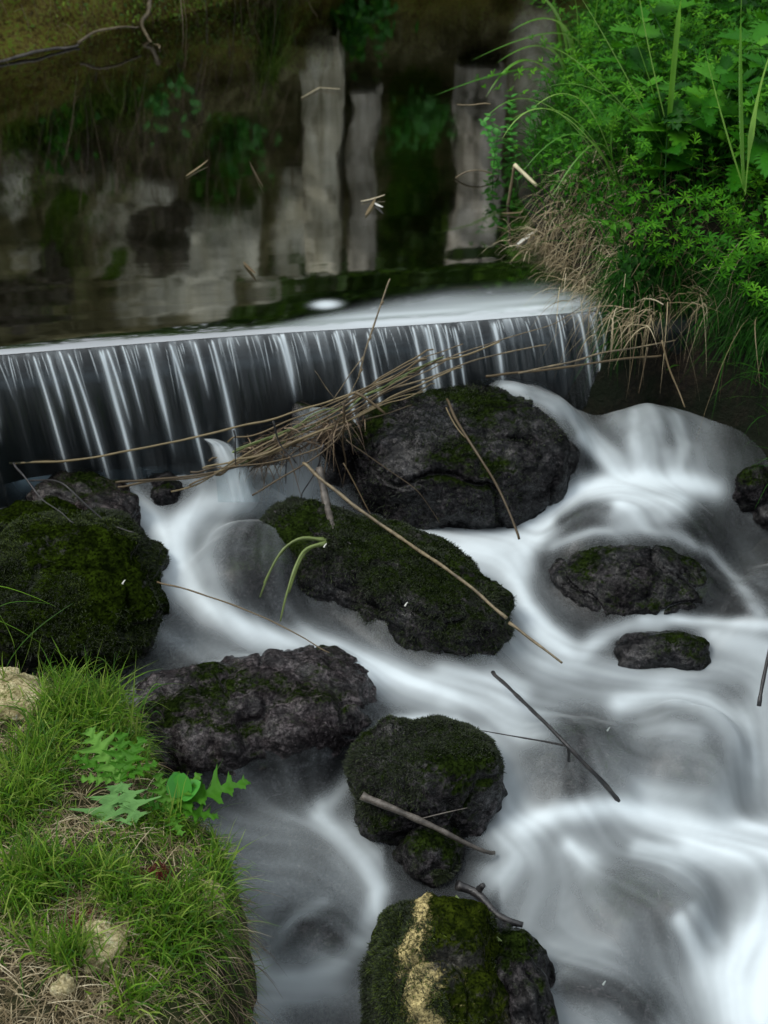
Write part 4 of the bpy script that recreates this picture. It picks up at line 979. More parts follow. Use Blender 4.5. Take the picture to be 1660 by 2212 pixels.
def rosette(px_, py_, leaves, label, dz=.015):
    p = at(px_, py_, LZ + .06); p[2] = mound_z(np.array([p[0]]), np.array([p[1]]))[0][0] + dz
    root = empty('sow_thistle', p, label, 'wild plant')
    for k, (m, ang, pit, s, roll) in enumerate(leaves):
        o = bpy.data.objects.new('leaf', LBm[m]); C.objects.link(o); o.parent = root
        o.matrix_local = Matrix.Rotation(R(ang), 4, 'Z') @ Matrix.Rotation(R(pit), 4, 'Y') @ Matrix.Rotation(R(roll), 4, 'X') @ Matrix.Scale(s * 1.04 * rr2.uniform(.85, 1.1), 4)
        if m == 2: o['label'] = 'pale bluish leaf nearest the camera'
rosette(265, 1712, [(0, 128, -26, 1.15, -8), (0, 155, -20, .9, 10), (1, 60, -40, .9, 0), (1, 95, -35, 1.0, 0), (2, -108, 14, 1.45, 0), (1, 185, -15, .8, 0), (1, 20, -25, .8, 0), (2, -66, 6, 1.3, 10)], 'lobed-leaved sow thistle with a pale bluish front leaf on the near left bank', .05)
rosette(360, 1745, [(0, 12, -22, 1.2, 0), (1, 70, -45, .9, 10), (1, 40, -38, 1.0, -10), (1, 110, -40, .8, 0), (0, -12, -10, .8, 0), (1, 160, -20, .7, 0), (1, -60, -8, .7, 0)], 'lobed-leaved sow thistle reaching out over the water from the bank edge', .025)
# round dock leaves behind
pr = at(390, 1725, LZ + .07)
root = empty('dock_plant', pr, 'two round bright green leaves rising behind the sow thistle', 'wild plant')
def round_leaf(L=.04, W=.017):
    n = 10; t = np.linspace(0, 1, n); hw = W * np.sin(np.pi * t ** .85) ** .6 + .0003
    V = np.array([(L * ti, c_ * h, .1 * abs(c_) * h) for ti, h in zip(t, hw) for c_ in (-1, -.5, 0, .5, 1)]); return mesh_data('leaf', V, grid_faces(n, 5), M['leafy'], {'tint': np.full(len(V), .2)})
RLm = round_leaf()
for a_, p_ in ((70, -65), (110, -55), (20, -35)):
    o = link('leaf', RLm, root); o.matrix_local = Matrix.Rotation(R(a_), 4, 'Z') @ Matrix.Rotation(R(p_), 4, 'Y') @ Matrix.Scale(1.2, 4)
# long grass blades rising in front of the green boulder
S6 = at(20, 1480, LZ + .05); y6 = S6[1]
sedge(S6, [(aty(40, 1400, y6), aty(160, 1302, y6 + .05)), (aty(-20, 1330, y6), aty(110, 1305, y6)), (aty(-40, 1340, y6), aty(90, 1390, y6)), (aty(30, 1390, y6), aty(-30, 1290, y6)), (aty(60, 1410, y6), aty(75, 1340, y6)), (aty(-60, 1280, y6), aty(120, 1310, y6))],
      'thin grass blades crossing in front of the green mossy boulder', w=.0035, seed=8, mat='grass')
S7 = at(300, 1600, LZ + .03); y7 = S7[1]
sedge(S7, [(aty(320, 1500, y7), aty(400, 1480, y7 + .1)), (aty(310, 1520, y7), aty(370, 1535, y7 + .1)), (aty(290, 1480, y7), aty(295, 1405, y7)), (aty(250, 1460, y7), aty(205, 1420, y7)), (aty(330, 1540, y7), aty(355, 1560, y7)), (aty(320, 1500, y7), aty(350, 1480, y7))],
      'arching grass tuft leaning over the broad wet rock', w=.0045, seed=9, mat='grass')

# ------------------------------------------------------------ sticks, reeds and branches
def reed(pts, ys, r0, r1, mat, label, group=None, seed=0, wob=.002, name='reed_stem', cat='reed'):
    ys = np.interp(np.linspace(0, 1, len(pts)), np.linspace(0, 1, len(ys)), ys)
    path = [aty(a, b, y_) for (a, b), y_ in zip(pts, ys)]
    return stick(name, path, r0, r1, mat, label, cat, group=group, seed=seed, wob=wob)
# bundle
rb = np.random.default_rng(5)
spine = np.array([(470, 1000), (560, 968), (650, 925), (740, 885), (830, 838), (930, 790)], float)
for k in range(15):
    off = rb.normal(0, 15) ; st = rb.uniform(-70, 60); sc_ = rb.uniform(.8, 1.15); tilt_ = rb.normal(0, .05)
    pts = [(700 + (a - 700) * sc_ + st, b + off + (a - 700) * tilt_ + rb.normal(0, 2) - st * .42) for a, b in spine]
    ys = np.array([2.90, 2.92, 2.95, 2.96, 2.965, 2.97]) + rb.uniform(-.03, .04)
    reed(pts, ys, rb.uniform(.0016, .0030), rb.uniform(.0011, .0020), M['greenreed'] if k % 5 == 0 else M['reed'],
         ('green-tinted ' if k % 5 == 0 else 'thick brown ' if k % 5 in (1, 2) else 'thin brown ') + 'dead reed in the bundle lodged against the largest boulder', 'reeds in the lodged bundle', k, .007)
for pts, ys, r0, r1, m, lab in [
    ([(20, 1000), (110, 998), (200, 988), (330, 965), (460, 935), (560, 912), (640, 890), (760, 850), (880, 800), (1000, 768), (1080, 738)], [2.93, 2.96, 3.02], .003, .002, 'reed', 'longest reed lying along the whole foot of the weir'),
    ([(250, 1042), (400, 1030), (500, 1012), (580, 985), (660, 945)], [2.86, 2.93], .0028, .002, 'reed', 'reed ending low at left above the white rapid'),
    ([(255, 1052), (330, 1038), (440, 1030), (520, 1000), (600, 950)], [2.85, 2.93], .0024, .0018, 'reed', 'bent reed fraying at the left end of the bundle'),
    ([(370, 1062), (430, 1050), (480, 1015), (540, 975), (620, 935)], [2.86, 2.93], .002, .0018, 'reed', 'short reed crossing under the left end of the bundle'),
    ([(545, 1070), (620, 1025), (680, 990), (730, 950), (745, 915)], [2.84, 2.9], .0022, .0016, 'reed', 'arched reed sweeping down under the bundle'),
    ([(470, 1010), (560, 1003), (640, 985), (700, 965), (740, 930)], [2.86, 2.9], .0018, .0014, 'reed', 'thin curved reed below the middle of the bundle'),
    ([(850, 838), (940, 812), (1020, 780), (1100, 760), (1180, 745)], [2.98, 3.04], .0024, .0016, 'brown', 'brown reed resting on top of the largest boulder'),
    ([(1050, 813), (1130, 806), (1220, 793), (1320, 778), (1430, 768)], [3.02, 3.08], .0030, .0022, 'reed', 'orange-tinted reed above the right shoulder of the largest boulder'),
    ([(1120, 806), (1200, 790), (1290, 765), (1380, 748), (1460, 735)], [3.01, 3.08], .0024, .0016, 'brown', 'dark reed rising right to the bank over the orange-tinted one'),
    ([(880, 808), (980, 770), (1080, 735), (1200, 700), (1280, 650)], [3.0, 3.1], .0018, .0008, 'brown', 'thin twig crossing the right half of the waterfall'),
    ([(768, 848), (800, 865), (832, 893)], [2.93, 2.90], .0040, .0028, 'reed', 'short snapped reed stub on the left end of the largest boulder'),
    ([(742, 870), (744, 910), (738, 955), (750, 1000), (742, 1045)], [2.92, 2.90], .0028, .0012, 'reed', 'forked reed hanging straight down from the bundle'),
    ([(730, 900), (712, 960), (702, 1010), (700, 1060)], [2.90, 2.88], .0016, .001, 'reed', 'thin stalk hanging left of the forked reed'),
    ([(748, 950), (800, 990), (860, 1030), (905, 1060), (950, 1130)], [2.86, 2.76], .0014, .0008, 'reed', 'fine grass stalk lying across the dark face of the largest boulder'),
    ([(742, 1000), (770, 1050), (790, 1090), (815, 1135)], [2.88, 2.8], .0014, .0008, 'reed', 'fine grass stalk dangling beside the largest boulder'),
    ([(843, 602), (825, 650), (812, 690), (798, 730), (785, 770), (775, 815)], [3.12, 2.98], .0020, .0022, 'brown', 'budded twig standing up across the weir lip'),
    ([(785, 770), (760, 800), (735, 840), (720, 865)], [3.0, 2.96], .0014, .0012, 'brown', 'curved twig joining the budded one to the bundle'),
    ([(775, 815), (740, 880), (700, 830), (680, 800)], [2.96, 3.0], .0010, .0008, 'brown', 'small looping twig left of the budded one'),
    ([(966, 862), (985, 905), (1008, 942), (1045, 1000), (1078, 1060), (1100, 1110), (1122, 1165)], [2.93, 2.72, 2.58], .0034, .0026, 'reed', 'straw-coloured stick leaning down over the front of the largest boulder'),
    ([(964, 880), (985, 925), (1005, 945)], [2.90, 2.83], .0018, .0014, 'reed', 'short split straw beside the top of the leaning stick'),
    ([(655, 1000), (700, 1040), (760, 1090), (850, 1150), (900, 1185), (955, 1220), (1030, 1278), (1095, 1335)], [2.86, 2.36], .0042, .0036, 'brown', 'long brown stick slanting from the bundle down into the foam'),
    ([(1100, 1345), (1140, 1375), (1175, 1400), (1215, 1432)], [2.30, 2.2], .0036, .0022, 'brown', 'brown stick end surfacing from foam right of the slanting rock'),
    ([(340, 1257), (420, 1280), (510, 1308), (580, 1338), (650, 1375), (712, 1410)], [2.46, 2.24], .0020, .0012, 'reed', 'thin arched reed spanning the white channel from the green boulder'),
    ([(1664, 1400), (1650, 1470), (1640, 1525)], [2.28, 2.2], .0038, .0045, 'black', 'black twig standing in foam at the right edge'),
    ([(1430, 735), (1445, 800), (1470, 850), (1480, 880)], [3.0, 2.9], .0026, .0016, 'reed', 'dry stem dropping from the bank end beside the side fall'),
    ([(1400, 750), (1390, 800), (1380, 850)], [3.0, 2.96], .0016, .001, 'reed', 'upright dry stem in front of the weir end'),
]:
    o, Q = reed(pts, ys, r0, r1, M[m], lab, None, len(lab))
    if 'budded' in lab and 'standing' in lab:
        for q in (12, 5, 20):
            q = min(q, len(Q) - 2); b_, _ = stick('bud', [Q[q], Q[q] + np.array([.004, 0, .004]), Q[q] + np.array([.006, -.002, .009])], .0026, .0016, M['brown'], parent=o)
rt = np.random.default_rng(77); n = 420
tq = rt.random(n); Bt = np.array([aty(np.interp(t_, [0, 1], [540, 760]) + rt.normal(0, 14), np.interp(t_, [0, 1], [985, 905]) + rt.normal(0, 14), 2.95 + rt.normal(0, .015)) for t_ in tq])
grass_patch('plant_debris', Bt, np.stack([rt.normal(0, .8, n) - .4, rt.normal(0, .5, n), rt.normal(-.1, .5, n)], 1), rt.uniform(.02, .09, n), rt.uniform(.0012, .004, n), rt.uniform(.1, 1.3, n), M['root'], 4, 78, 'dark brown dead leaves and fibres caught under the reed bundle', 'debris')
# dark tangled twigs under the bundle
for k, (pts, lab) in enumerate([
    ([(700, 960), (690, 1000), (670, 1040), (645, 1075), (655, 1090), (690, 1078)], 'dark hooked twig hanging under the bundle'),
    ([(620, 980), (615, 1020), (618, 1045)], 'short dark twig pointing down under the bundle'),
    ([(505, 930), (508, 975), (510, 1005)], 'dark upright twig by the small water jet'),
    ([(590, 910), (600, 960), (640, 1000)], 'dark twig crossing behind the bundle'),
    ([(30, 1000), (60, 1040), (100, 1085), (160, 1130)], 'black twig lying on the flat stone behind the green boulder'),
    ([(60, 1040), (110, 1035), (140, 1045), (230, 1130), (290, 1150)], 'crooked black twig beside the flat stone at left'),
    ([(742, 1095), (732, 1120), (730, 1150), (745, 1165), (758, 1175)], 'dark forked twig at the tip of the slanting rock')]):
    reed(pts, [2.88 if k < 4 else 2.82, 2.86 if k < 4 else 2.62], .0026, .0012, M['black'], lab, None, k + 40, .004, 'twig', 'twig')
p_ = [(690, 1010), (698, 1050), (705, 1090), (715, 1130), (735, 1170)]
reed(p_, [2.87, 2.80, 2.66], .010, .0075, M['log'], 'stubby dark root standing between bundle and slanting rock', None, 3, .002, 'root_stub', 'root')
# black branch with side twigs over the foam
def on_s(pts, zs): return [atw(a, b, z_) for (a, b), z_ in zip(pts, np.interp(np.linspace(0, 1, len(pts)), np.linspace(0, 1, len(zs)), zs))]
br, Q = stick('black_branch', on_s([(1065, 1452), (1130, 1517), (1180, 1562), (1228, 1612), (1280, 1668), (1345, 1740)], [.05, .10, .14, .16, .11, .02]), .0040, .0048, M['black'], 'black forked branch lying across the foam at right', 'branch', wob=.002)
stick('side_twig', on_s([(1228, 1612), (1180, 1602), (1120, 1592), (1040, 1578)], [.152, .05]), .0024, .0010, M['black'], parent=br)
stick('side_twig', on_s([(1228, 1612), (1230, 1628), (1229, 1645)], [.152, .12]), .0034, .0028, M['black'], parent=br)
lg, Q = stick('fallen_stick', on_s([(782, 1718), (850, 1748), (905, 1772), (960, 1798), (1020, 1830), (1068, 1842)], [.11, .10, .07, .015]), .0078, .0042, M['log'], 'grey barked stick lying across the foot of the domed mossy rock', 'stick', wob=.003, n=9)
stick('side_twig', on_s([(905, 1770), (950, 1758), (1010, 1745)], [.09, .11]), .0014, .0008, M['log'], parent=lg)
dk, Q = stick('dark_stick', on_s([(988, 1912), (1030, 1922), (1058, 1965), (1085, 1990), (1130, 1998)], [.05, .04, .04]), .0088, .0062, M['black'], 'knobbly dark stick washed against the ochre streaked rock', 'stick', wob=.004, n=9)
stick('knob', on_s([(1035, 1922), (1045, 1912)], [.05, .065]), .006, .005, M['black'], parent=dk)
stick('wood_sliver', on_s([(1062, 2095), (1040, 2130), (1010, 2190)], [.10, .10]), .007, .005, M['brown'], 'split brown wood sliver on the wet stone at the bottom', 'stick', n=5)
for k in range(4):
    stick('grass_stem', on_s([(985 + 8 * k, 1935 + 10 * k), (1030 + 6 * k, 1985 + 6 * k), (1090 + 10 * k, 2050 + 4 * k), (1130 + 4 * k, 2085 - 6 * k)], [.12, .11, .10, .07]), .0018, .001, M['greenreed'], 'limp green grass stem draped down the flank of the ochre streaked rock', 'grass stem', group='grass stems on the ochre streaked rock')
# rushes draped on the slanting rock
for k, (pts) in enumerate([[(705, 1168), (650, 1158), (610, 1185), (580, 1240), (562, 1290)], [(705, 1172), (655, 1185), (632, 1240), (615, 1300), (606, 1342)], [(700, 1165), (640, 1162), (600, 1200), (570, 1260)], [(702, 1175), (662, 1182), (640, 1230), (625, 1280)]]):
    stick('rush_blade', on_s(pts, [.16, .17, .15, .11, .07]), .0042, .0020, M['greenreed'], 'limp green rush bent over the upper end of the slanting mossy rock', 'rush', group='rushes draped on the slanting rock', n=5)
# bits floating on the pool
def sliver(pts, w_, mat, label, name='floating_leaf', cat='leaf', z0=.004, lift=.006):
    P = np.array([at(a, b, z0) for a, b in pts]); n = 7; s_ = np.linspace(0, 1, n); Q = np.stack([np.interp(s_, np.linspace(0, 1, len(P)), P[:, k]) for k in range(3)], 1)
    Q[:, 2] += lift * s_ ** 2
    T = np.gradient(Q, axis=0); S = np.cross(T, [0, 0, 1.]); S /= np.linalg.norm(S, axis=1, keepdims=True)
    wd = (w_ * .5 * np.sin(np.pi * np.clip(s_ * .9 + .08, 0, 1)) ** .6)[:, None]
    V = np.stack([Q - S * wd, Q + [0, 0, .0015], Q + S * wd], 1).reshape(-1, 3); c0 = Q[0]
    link(name, mesh_data(name, V - c0, grid_faces(n, 3), mat, {'tint': np.full(len(V), .6)}), None, tuple(c0), label, cat)
sliver([(402, 380), (450, 350)], .008, M['straw'], 'straw sliver floating on the left half of the pool')
sliver([(790, 465), (812, 432)], .010, M['straw'], 'pale torn leaf of the cluster floating mid-pool, standing upright'); sliver([(780, 435), (832, 425)], .007, M['straw'], 'pale torn leaf of the cluster floating mid-pool, lying crosswise')
sliver([(808, 437), (828, 452)], .010, M['white'], 'smallest whitish leaf of the floating cluster mid-pool')
sliver([(527, 566), (553, 596)], .010, M['dry'], 'brown leaf sliver floating just above the weir at left')
sliver([(1118, 528), (1140, 512), (1162, 500)], .014, M['white'], 'whitish curled leaf floating near the right bank'); sliver([(650, 212), (690, 190), (735, 196)], .006, M['dry'], 'thin straw floating before the far pillars')
sliver([(1085, 460), (1130, 462)], .014, M['dry'], 'brown leaf at the water edge under the bent reed'); sliver([(540, 350), (570, 410)], .004, M['dry'], 'thread-like straw floating left of the pillars reflection')
hp = [at(985, 385, .003), at(1000, 372, .02), at(1030, 366, .03), at(1060, 372, .02), at(1075, 386, .002)]
stick('arched_stem', hp, .003, .002, M['brown'], 'thin stem arched just above the pool with its reflection closing the loop', 'stem')
cr_ = empty('bent_reed', at(1098, 445, 0), 'snapped reed standing in the water with a cream upper half', 'reed')
pA, pB, pC = at(1098, 445, 0), aty(1112, 356, 3.93), aty(1163, 402, 3.80)
pB = aty(1112, 356, at(1098, 445, 0)[1])
stick('lower_stalk', [pA, pB], .005, .0045, M['brown'], parent=cr_); stick('upper_stalk', [pB, aty(1161, 402, pB[1] - .06)], .006, .006, M['cream'], parent=cr_, n=5)
# white flecks lying on rocks and bank
for k, (a, b, dz_, lab) in enumerate([(1440, 1268, .055, 'curled white petal on the oval wet rock'), (1303, 2128, .03, 'white fleck over the submerged rock at the bottom'), (1312, 1580, .03, 'pale thin fleck above the dark submerged rock'),
                               (875, 1310, .155, 'pale fleck on the crown of the slanting rock'), (700, 1183, .16, 'cream leaf scrap at the top of the slanting rock'), (265, 1262, .22, 'white scrap at the right end of the green boulder')]):
    p = atw(a, b, dz_); q = atw(a + 6, b - 9, dz_ + .004)
    V_, F_, cp_, _ = tube([p, (p + q) / 2 + [0, 0, .002], q], .0018, .0009, 5)
    link('petal', mesh_data('petal', V_ - p, np.concatenate([F_[:, [0, 1, 2]], F_[:, [0, 2, 3]], cp_]), M['white'], {'tint': np.full(len(V_), .5)}), None, tuple(p), lab, 'petal')
lt = atw(1395, 862, .12); lq = atw(1412, 815, .16)
stick('curled_leaf', [lt, (lt + lq) / 2, lq], .007, .002, M['cream'], 'pale curled leaf sticking up beside the side fall', 'leaf', n=5)

# ------------------------------------------------------------ far bank, walls and trees (seen mostly mirrored in the pool)
FP = [at(-900, 420, 0), at(-300, 220, 0), at(0, 130, 0), at(120, 108, 0), at(250, 62, 0), at(380, 35, 0), at(500, 2, 0), at(640, -40, 0), at(800, -70, 0), at(1000, -90, 0), at(1300, -110, 0), at(1900, -150, 0)]
FP = np.array(FP)
dl = np.r_[0, np.cumsum(np.linalg.norm(np.diff(FP, axis=0), axis=1))]
ss = np.linspace(0, dl[-1], 420); FQ = np.stack([np.interp(ss, dl, FP[:, k]) for k in range(3)], 1)
for _ in range(30): FQ[1:-1] = (FQ[:-2] + 2 * FQ[1:-1] + FQ[2:]) / 4
TT = np.gradient(FQ, axis=0); TT /= np.linalg.norm(TT, axis=1, keepdims=True); FN = np.stack([TT[:, 1] * -1, TT[:, 0], 0 * TT[:, 0]], 1)
hh = np.linspace(-.35, 1.0, 150)
HT = 1.68 + .16 * sstep(ss, dl[2], dl[6]) - .1 * sstep(ss, dl[6] + .5, dl[8]) + .07 * fbm(P3(ss * 3, 0.), 3, 71)
def far_pt(i, h):      # i index along, h 0..1 of height
    return
S_, H_ = np.meshgrid(ss, hh)
Hm = H_ * HT[None]
off = np.where(H_ < 0, .3 * H_, .55 * H_ ** .9 * 1.0)
P = FQ[None] + FN[None] * off[..., None] + np.array([0, 0, 1.]) * Hm[..., None]
rel = .10 * fbm(P * np.array([2.2, 2.2, 2.6]), 5, 77, .55) - .08 * np.clip(vnoise(P * np.array([1.2, 1.2, 5]), 78), 0, 1)
P = P - FN[None] * (rel * sstep(H_, -.02, .12))[..., None]
backP = FQ + FN * 9 + np.array([0, 0, 1.7]); mid = FQ + FN * 1.6 + np.array([0, 0, 1.66])
Pf = np.concatenate([P, mid[None], backP[None]], 0)
RV = P * np.array([1, 1, -1.]); mx_, my_ = proj(RV)
def paint(st):
    a = np.zeros(mx_.shape)
    for pts, sg, val in st:
        best = np.full(mx_.shape, 1e9)
        for (x0, y0), (x1, y1) in zip(pts[:-1], pts[1:]):
            d = np.array([x1 - x0, y1 - y0], float); t = np.clip(((mx_ - x0) * d[0] + (my_ - y0) * d[1]) / (d @ d), 0, 1)
            best = np.minimum(best, np.hypot(mx_ - x0 - t * d[0], my_ - y0 - t * d[1]))
        w_ = np.exp(-(best / sg) ** 4); a = a * (1 - w_) + val * w_
    return a
stone = paint([([(200, 380), (300, 640)], 90, .40), ([(60, 520), (40, 640)], 60, .35), ([(30, 340), (20, 430)], 45, .55), ([(330, 420), (360, 620)], 55, .55), ([(440, 480), (440, 640)], 60, .85), ([(540, 470), (600, 640)], 62, .95), ([(625, 380), (635, 640)], 26, .9),
               ([(575, 380), (560, 560)], 22, .25), ([(695, 90), (690, 600)], 44, 1.0), ([(746, 100), (742, 600)], 7, .1), ([(780, 220), (782, 600)], 26, .7), ([(1025, 170), (1030, 600)], 38, .7), ([(1150, 0), (1150, 500)], 60, .6)])
growth = paint([([(40, 290), (150, 270), (270, 215)], 34, 1), ([(150, 420), (110, 520), (120, 620)], 34, .8), ([(490, 280), (510, 360)], 46, .9), ([(430, 420), (520, 425)], 24, .9), ([(590, 40), (585, 160)], 26, 1), ([(900, 200), (880, 600)], 62, .9), ([(760, 20), (740, 60)], 40, 1), ([(250, 560), (240, 600)], 30, .7)])
P = P - FN[None] * ((.09 * np.clip(stone, 0, 1) - .03 * growth) * sstep(H_, .0, .1))[..., None]
Pf[:P.shape[0]] = P
pad2 = np.zeros((2, len(ss)))
low = np.concatenate([1 - sstep(H_, .10, .30), np.zeros((2, len(ss)))], 0)
link('far_bank', mesh_data('far_bank', Pf.reshape(-1, 3), grid_faces(*Pf.shape[:2]), M['farsoil'], {'low': low, 'stone': np.concatenate([stone, pad2]), 'growth': np.concatenate([growth, pad2 + 1])}), kind='structure')
def far_at(px_, py_):
    """point of the far bank whose mirror image is seen at px, py in the pool"""
    d = ray(px_, py_); d = d / d[1]
    # reflect: height over the water at distance y is CAMH + d_z y mirrored
    q1 = P.reshape(-1, 3); ym = q1[:, 1]
    ex = q1[:, 0] - d[0] * ym; ez = -(CAMH + d[2] * ym) - q1[:, 2]
    return q1[np.argmin(ex ** 2 + ez ** 2)]
# masonry seen mirrored
def slab(name, x0, x1, y_, h0, h1, dep, mat, label, cat, seed, rough=.02, taper=0.):
    nx, nz = max(6, int((x1 - x0) / .03)), int((h1 - h0) / .03)
    a = []; base = []
    us = np.linspace(0, 1, nx)
    loop = [(u_, 0) for u_ in us] + [(1, v_) for v_ in np.linspace(0, 1, 6)[1:]] + [(u_, 1) for u_ in us[::-1][1:]] + [(0, v_) for v_ in np.linspace(1, 0, 6)[1:-1]]
    L = np.array(loop); zz = np.linspace(h0, h1, nz)
    Vv = np.stack([x0 + (x1 - x0) * L[None, :, 0] + 0 * zz[:, None], y_ + dep * L[None, :, 1] + 0 * zz[:, None] + taper * zz[:, None], zz[:, None] + 0 * L[None, :, 0]], -1)
    Vv = Vv + np.stack([fbm(Vv * 4.2, 4, seed) * rough, fbm(Vv * 6 + 9, 4, seed) * rough, 0 * Vv[..., 0]], -1)
    Vv[-1, :, 2] += .09 * fbm(P3(Vv[-1, :, 0] * 9, 0.), 3, seed)
    n = len(L); i = np.arange(nz * n).reshape(nz, n)
    F = np.stack([i[:-1], np.roll(i[:-1], -1, 1), np.roll(i[1:], -1, 1), i[1:]], -1).reshape(-1, 4)
    V2 = Vv.reshape(-1, 3); ctr = V2[i[-1]].mean(0); V2 = np.vstack([V2, ctr])
    F3 = np.concatenate([F[:, [0, 1, 2]], F[:, [0, 2, 3]], np.array([(i[-1, k], i[-1, (k + 1) % n], len(V2) - 1) for k in range(n)])])
    org = np.array([(x0 + x1) / 2, y_, h0])
    return link(name, mesh_data(name, V2 - org, F3, mat), None, tuple(org), label, cat)
def mirrored(px_, py_, y_): 
    q = aty(px_, py_, y_); return q[0], -q[2]
def mslab(name, pa, pb, ytop, ybot, y_, dep, mat, label, cat, seed, **k):
    xa, h1 = mirrored(pa, ybot, y_); xb, _ = mirrored(pb, ybot, y_); _, h0 = mirrored(pa, ytop, y_)
    return slab(name, xa, xb, y_, max(h0, -.2) if ytop > -200 else -.2, h1, dep, mat, label, cat, seed, **k)
yw = 6.55
mslab('stone_pillar', 664, 738, 75, 570, 6.86, .25, M['wall'], 'tall pale stone pillar mirrored in the middle of the pool', 'pillar', 302, rough=.03)
mslab('stone_pillar', 756, 806, 200, 590, 6.98, .25, M['wallgrey'], 'greyer stone pillar mirrored just right of the tall pale one', 'pillar', 303, rough=.04)
mslab('stone_wall', 985, 1075, 150, 560, 7.15, .3, M['wallgrey'], 'narrow grey stone wall mirrored next to the right bank plants', 'wall', 304, rough=.05)
mslab('stone_wall', 1100, 1420, -60, 420, 8.2, .3, M['wall'], 'pale wall behind the sedges at the top right', 'wall', 305, rough=.03)
for (a, c_, s_, lab) in ((60, 610, 401, 'dull limestone outcrop mirrored above the left end of the weir'), (330, 500, 403, 'rough pale outcrop mirrored left of the pale cliff')):
    rock(far_at(a, c_), (.15, .10, .2), s_ * 17 % 50, M['outcrop'], lab, s_, 5, .3, name='rock_outcrop', fine=.03)

# vegetation on the far bank
r = np.random.default_rng(500)
idx = P[20:, :]
def far_grass(centres, n, sp, Lr, seed, label, mat='grass', dirm=(.0, -.5, .3), cat='grass'):
    r = np.random.default_rng(seed); fl = P.reshape(-1, 3); cs = np.array([far_at(*c_) for c_ in centres])
    B = cs[r.integers(0, len(cs), n)] + r.normal(0, 1, (n, 3)) * sp
    # snap to surface
    j = [np.argmin(((fl - b) ** 2 * [1, .2, 1]).sum(1)) for b in B[::1]] if n <= 900 else None
    B = fl[j] if j is not None else B
    B = B + r.normal(0, .012, B.shape)
    grass_patch('dry_grass' if mat in ('dry', 'root') else 'grass', B, np.array(dirm) + r.normal(0, .4, (n, 3)), r.uniform(*Lr, n), r.uniform(.003, .007, n), r.uniform(.3, 1.3, n), M[mat], 4, seed, label, cat)
far_grass([(20, 290), (80, 280), (140, 265), (200, 245), (240, 225), (270, 215)], 800, (.08, .05, .05), (.08, .2), 501, 'grass tuft growing on the ledge of the far bank at left')
far_grass([(100, 560), (150, 480), (60, 620), (120, 600)], 500, (.08, .05, .08), (.08, .2), 502, 'grass trailing down the upper far bank', 'grass')
far_grass([(590, 40), (585, 90), (590, 130)], 260, (.03, .03, .05), (.12, .3), 503, 'bright grass clump mirrored at the top centre of the pool')
far_grass([(420, 420), (470, 440), (520, 410)], 300, (.08, .05, .05), (.06, .16), 504, 'grass mirrored above the pale wall')
far_grass([(880, 470), (900, 420), (860, 330), (920, 380)], 700, (.12, .05, .10), (.1, .22), 505, 'green growth mirrored right of the pillars', 'bankgrass')
far_grass([(570, 5), (600, 5), (640, 0)], 260, (.05, .03, .03), (.1, .25), 506, 'pale roots hanging from the far bank at the top centre', 'dry', (0, -.3, -.5), 'dry grass')
far_grass([(200, 400), (330, 330), (250, 500), (400, 200), (500, 300)], 800, (.25, .05, .2), (.1, .35), 507, 'brown roots hanging down the face of the far bank', 'root', (0, -.2, -.6), 'roots')
def far_leafy(px_, py_, n, size, seed, label, spread=.09):
    r = np.random.default_rng(seed); p = far_at(px_, py_)
    B = p + r.normal(0, 1, (n, 3)) * [spread, spread * .6, spread * .8] + np.array([0, -.06, 0])
    o = leafquads(B, r.uniform(size * .6, size * 1.3, n), np.stack([r.normal(0, .5, n), r.normal(-.9, .4, n), r.normal(.5, .4, n)], 1), r, M['leafy'] if seed % 2 else M['nettle'], 'leafy_plant', label, 'wild plant', asp=.6)
    o['kind'] = 'thing'
for k, (a, b, n, s_, lab) in enumerate([(345, 200, 60, .05, 'leafy plant mirrored at upper left of the pool'), (100, 290, 110, .05, 'broad-leaved plant mirrored near the left edge'), (500, 300, 150, .06, 'dark leafy plant mirrored at mid-left of the pool'),
                                   (430, 400, 70, .05, 'small leafy plant mirrored over the pale wall top'), (760, 30, 200, .06, 'large leafy plant mirrored at the top of the pillars'), (740, 80, 120, .05, 'nettle-like plant mirrored in front of the tall pillar'), (900, 250, 160, .06, 'dark shrub mirrored right of the grey pillar')]):
    far_leafy(a, b, n, s_, 601 + k, lab)
# moss mat and little leaves at the far waterline (seen directly at top left)
r = np.random.default_rng(700); m = (H_ > .0) & (H_ < .40) & (S_ < dl[7])
Pm = P[m]; k = r.integers(0, len(Pm), 24000); k = k[r.random(24000) < np.clip(.35 + 1.3 * fbm(Pm[k] * 2.5, 3, 5), .05, 1)]; nk = len(k); B = Pm[k] + r.normal(0, .015, (nk, 3))
leafquads(B, r.uniform(.010, .026, nk), np.stack([r.normal(0, .6, nk), r.normal(-.8, .5, nk), r.normal(.7, .5, nk)], 1), r, M['liverwort'], 'moss', 'bright green liverwort and moss mat along the far waterline', 'moss')
k = r.integers(0, len(Pm), 700); B = Pm[k]
grass_patch('dry_grass', B, np.array([.2, -.4, .1]) + r.normal(0, .5, (700, 3)), r.uniform(.05, .18, 700), r.uniform(.0015, .003, 700), r.uniform(.2, 1.4, 700), M['dry'], 5, 701, 'sparse dead stalks lying over the mossy far bank', 'dry grass')
stick('bare_root', [aty(330, -40, 6.0), aty(318, 20, 5.92), aty(308, 60, 5.8), aty(325, 92, 5.72), aty(345, 105, 5.6)], .012, .004, M['log'] if False else M['brown'], 'pale bare root hanging into the pool from the mossy far bank', 'root', wob=.01)
stick('low_root', [aty(170, 92, 5.55), aty(205, 68, 5.6), aty(250, 60, 5.65), aty(300, 58, 5.72)], .006, .004, M['brown'], 'thin root looping along the far waterline at the top left', 'root', wob=.006)
